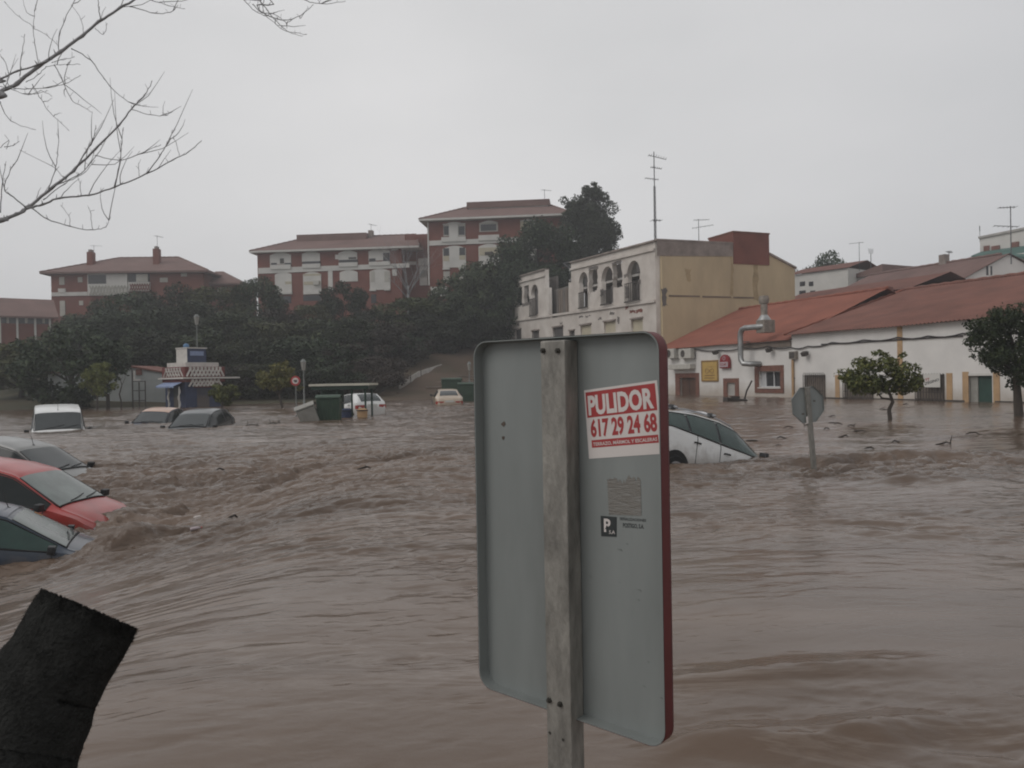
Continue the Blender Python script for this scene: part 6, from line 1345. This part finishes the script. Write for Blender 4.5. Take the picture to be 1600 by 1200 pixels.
def container(px, pb, D, label, w, h, m, yaw=0, tilt=(0, 0), zoff=0.0, lidm=None):
    p = at(px, pb, D); t = thing('waste_container', label, 'container', (p.x, p.y, zoff), 0, 'waste containers in the flood'); t.rotation_euler = (R(tilt[0]), R(tilt[1]), R(yaw))
    b = MB(); y0, y1 = -.38, .38
    b.add([(-w*.43, y0*.85, -.45), (w*.43, y0*.85, -.45), (w*.43, y1*.85, -.45), (-w*.43, y1*.85, -.45), (-w/2, y0, h-.16), (w/2, y0, h-.16), (w/2, y1, h-.10), (-w/2, y1, h-.10)], [(3, 2, 1, 0), (4, 5, 6, 7), (0, 1, 5, 4), (1, 2, 6, 5), (2, 3, 7, 6), (3, 0, 4, 7)]); b.build('bin', m, t, False, .03)
    b = MB()
    for k in range(5): x = -w*.36+w*.72*k/4; b.box(x-.018, y0-.012, -.3, x+.018, y0+.06, h-.25)
    b.build('ribs', m, t)
    b = MB(); n_ = 8; cs_ = [(y0-.05+(y1-y0+.1)*k/n_, h-.155+.17*math.sin(math.pi*(.12+.88*k/n_))) for k in range(n_+1)]
    b.v = [(sx*(w/2+.03), y, z) for sx in (-1, 1) for y, z in cs_]+[(sx*(w/2+.03), y, z-.04) for sx in (-1, 1) for y, z in cs_]; m_ = n_+1
    for k in range(n_): b.f += [(k, k+1, m_+k+1, m_+k), (2*m_+k, 3*m_+k, 3*m_+k+1, 2*m_+k+1), (k, 2*m_+k, 2*m_+k+1, k+1), (m_+k, m_+k+1, 3*m_+k+1, 3*m_+k)]
    b.f += [(0, m_, 3*m_, 2*m_), (n_, 2*m_+n_, 3*m_+n_, m_+n_)]; b.build('lid', lidm or m, t, 'auto')
    b = MB(); b.tube([(-w/2-.06, y0+.1, h-.32), (-w/2-.06, y1-.1, h-.32)], .022, 6); b.tube([(w/2+.06, y0+.1, h-.32), (w/2+.06, y1-.1, h-.32)], .022, 6); b.build('handles', 'plastic', t)
    return t
container(515, 657, 31.6, 'green waste container under the left end of the cream shelter roof', .95, 1.05, 'green_bin', 4, (0, 0))
container(487, 657, 31.2, 'pale grey waste container tipped against the green one', .75, .85, 'grey_bin', 10, (4, -20), -.1)
container(737, 628, 55, 'long green waste container behind the cream saloon car', 1.9, 1.35, 'green_bin', 0, (0, 0))
container(706, 612, 58, 'farther green waste container half hidden by the cream car roof', 1.5, 1.6, 'green_bin', 0, (0, 0), .1)
D = 33.4
for px, m_, l_ in ((541, 'kiosk_blue', 'blue recycling tub standing under the cream shelter roof'), (566, 'orange_label', 'orange brown recycling tub beside the blue one')):
    p = at(px, 640, D); t = thing('recycling_tub', l_, 'container', (p.x, p.y, 0), 0, 'waste containers in the flood'); b = MB(); b.tube([(0, 0, -.5), (0, 0, .35), (0, 0, .42)], [.20, .23, .12], 14); b.build('tub', m_ if m_ != 'orange_label' else 'ochre', t, 'auto'); b = MB(); b.tube([(0, 0, .3), (0, 0, .34)], .25, 14); b.build('collar', 'plastic', t)

# ------------------------------------------------------------------ ramp wall and steps on the slope
t = thing('ramp_wall', 'pale concrete ramp wall climbing the dark hillside left of the brown slope', 'wall', at(624, 604, 69))
o = t.location.copy(); b = MB(); A, B_, = at(624, 602, 69)-o, at(692, 571, 82)-o; n_ = 8
up_ = [at(624, 600.5, 69)-o, at(640, 589, 72.5)-o, at(655, 580, 76)-o, at(690, 569, 82)-o]; lo_ = [at(624, 603, 69)-o, at(642, 596.5, 72.5)-o, at(658, 588.5, 76)-o, at(692, 572, 82)-o]
lo_ = [Vector((p.x, p.y, p.z)) for p in lo_]; th_ = Vector((-.3, .9, 0)).normalized()*.4
vs = up_+lo_+[p+th_ for p in up_]+[p+th_-Vector((0, 0, .4)) for p in lo_]
fs = [(i, i+1, 5+i, 4+i) for i in range(3)]+[(8+i, 12+i, 13+i, 9+i) for i in range(3)]+[(i, 8+i, 9+i, i+1) for i in range(3)]+[(4+i, 5+i, 13+i, 12+i) for i in range(3)]+[(0, 4, 12, 8), (3, 11, 15, 7)]
b.add(vs, fs); b.build('wall', 'concrete', t)
for k in range(2): q0 = lo_[1+k]; b = MB(); b.box(q0.x-.03, q0.y-.08, q0.z-.1, q0.x+.03, q0.y-.01, q0.z+1.0); b.build('rail_post', 'iron', t)
for k, py in enumerate((604, 594, 584)):
    p = at(735, py, 70+k*4); g_ = terrain(p.x, p.y); t = thing('retaining_step', ('lowest', 'middle', 'topmost')[k]+' low earth coloured terrace kerb on the brown slope beside the sign', 'kerb', (p.x, p.y, g_), R(6), 'terrace kerbs on the brown slope')
    b = MB(); b.box(-4, -.2, -.8, 9, .2, .22); b.build('kerb', 'wood' if k == 9 else 'damp_stain', t, False, .04); b = MB(); b.box(-4.02, -.24, .221, 9.02, .24, .29); b.build('coping', 'parapet', t)

# ------------------------------------------------------------------ floating debris
def debris(px, py, L, label, kind):
    p = on_water(px, py); L *= .62 if p.y > 13 else .45; t = thing('driftwood', label, 'debris', (p.x, p.y, float(water_h(np.array([p.x]), np.array([p.y]))[0])+.01), rng.uniform(-.5, .5), 'pieces of debris floating on the flood'); b = MB(); q = random.Random(int(px*7+py))
    P = [(-L/2, 0, 0), (-L*.15, q.uniform(-.04, .04), q.uniform(.0, .05)), (L*.2, q.uniform(-.04, .04), q.uniform(0, .05)), (L/2, 0, -.01)]; b.tube(P, [.010, .020, .018, .007], 6)
    for k in range(kind): x = q.uniform(-L*.4, L*.4); b.tube([(x, 0, .01), (x+q.uniform(-.15, .15), q.uniform(-.1, .1), q.uniform(.06, .22))], [.016, .005], 5)
    o = b.build('driftwood_piece', 'debris', t); return t
DB = 'small dark piece of driftwood floating on the open flood'
for px, py, L, k in ((1303, 662, .55, 0), (1310, 665, .4, 0), (1344, 676, .55, 1), (1318, 683, .45, 0), (1292, 672, .3, 0), (1475, 694, .7, 1), (1358, 702, .35, 0), (1233, 670, .5, 0), (1222, 685, .4, 0), (1300, 652, .4, 0), (1330, 668, .3, 1), (1520, 680, .5, 0), (1176, 688, .5, 0), (1218, 696, .35, 0), (1400, 690, .3, 0), (1262, 668, .35, 1),
    (570, 737, .45, 1), (345, 740, .35, 1), (395, 668, .8, 3), (430, 664, .9, 4), (310, 742, .3, 0), (365, 818, .3, 0), (1380, 640, .5, 0), (1415, 633, .5, 0)):
    debris(px, py, L, DB, k)
p = on_z(1150, 627); t = thing('garden_chair', 'dark overturned object with a raised handle floating by the bar hatch', 'debris', (p.x, p.y, .0), .2)
b = MB(); b.box(-.7, -.3, -.1, .6, .3, .18, Matrix.Rotation(.12, 3, 'Y')); b.build('seat', 'debris', t, False, .05); b = MB(); b.tube([(.55, 0, .1), (.75, .1, .6), (1.1, .1, 1.2)], .05, 6); b.build('handle', 'debris', t)
b = MB(); b.box(-.3, -.1, .17, .2, .1, .3); b.build('rim', 'debris', t)
for px, py, lab, m_ in ((310, 812, 'pale crushed plastic bottle drifting left of the main current', 'paper'), (306, 842, 'second pale bit of litter drifting just below the crushed bottle', 'beer_pale')):
    p = on_water(px, py); t = thing('litter', lab, 'litter', (p.x, p.y, float(water_h(np.array([p.x]), np.array([p.y]))[0])+.01), .4); t.scale = (.55, .55, .55); b = MB(); b.tube([(-.12, 0, .0), (-.08, 0, .01), (.05, .02, .02), (.09, .03, .02), (.12, .03, .02)], [.03, .04, .035, .015, .013], 10); b.build('bottle', m_, t, True); b = MB(); b.tube([(.121, .03, .02), (.145, .03, .02)], .018, 8); b.build('cap', 'sign_paint_red', t)

# ------------------------------------------------------------------ rain haze
b = MB(); b.box(-240, -30, -6, 240, 270, 36); o = b.build('haze', None, None, kind='stuff')
hm = bpy.data.materials.new('haze'); hm.use_nodes = True; n = hm.node_tree.nodes; n.remove(n['Principled BSDF'])
pv = n.new('ShaderNodeVolumePrincipled'); pv.inputs['Density'].default_value = HAZE_DENSITY; pv.inputs['Color'].default_value = (0.97, 0.97, 0.98, 1); pv.inputs['Anisotropy'].default_value = 0.2
hm.node_tree.links.new(pv.outputs[0], n['Material Output'].inputs['Volume']); o.data.materials.append(hm)
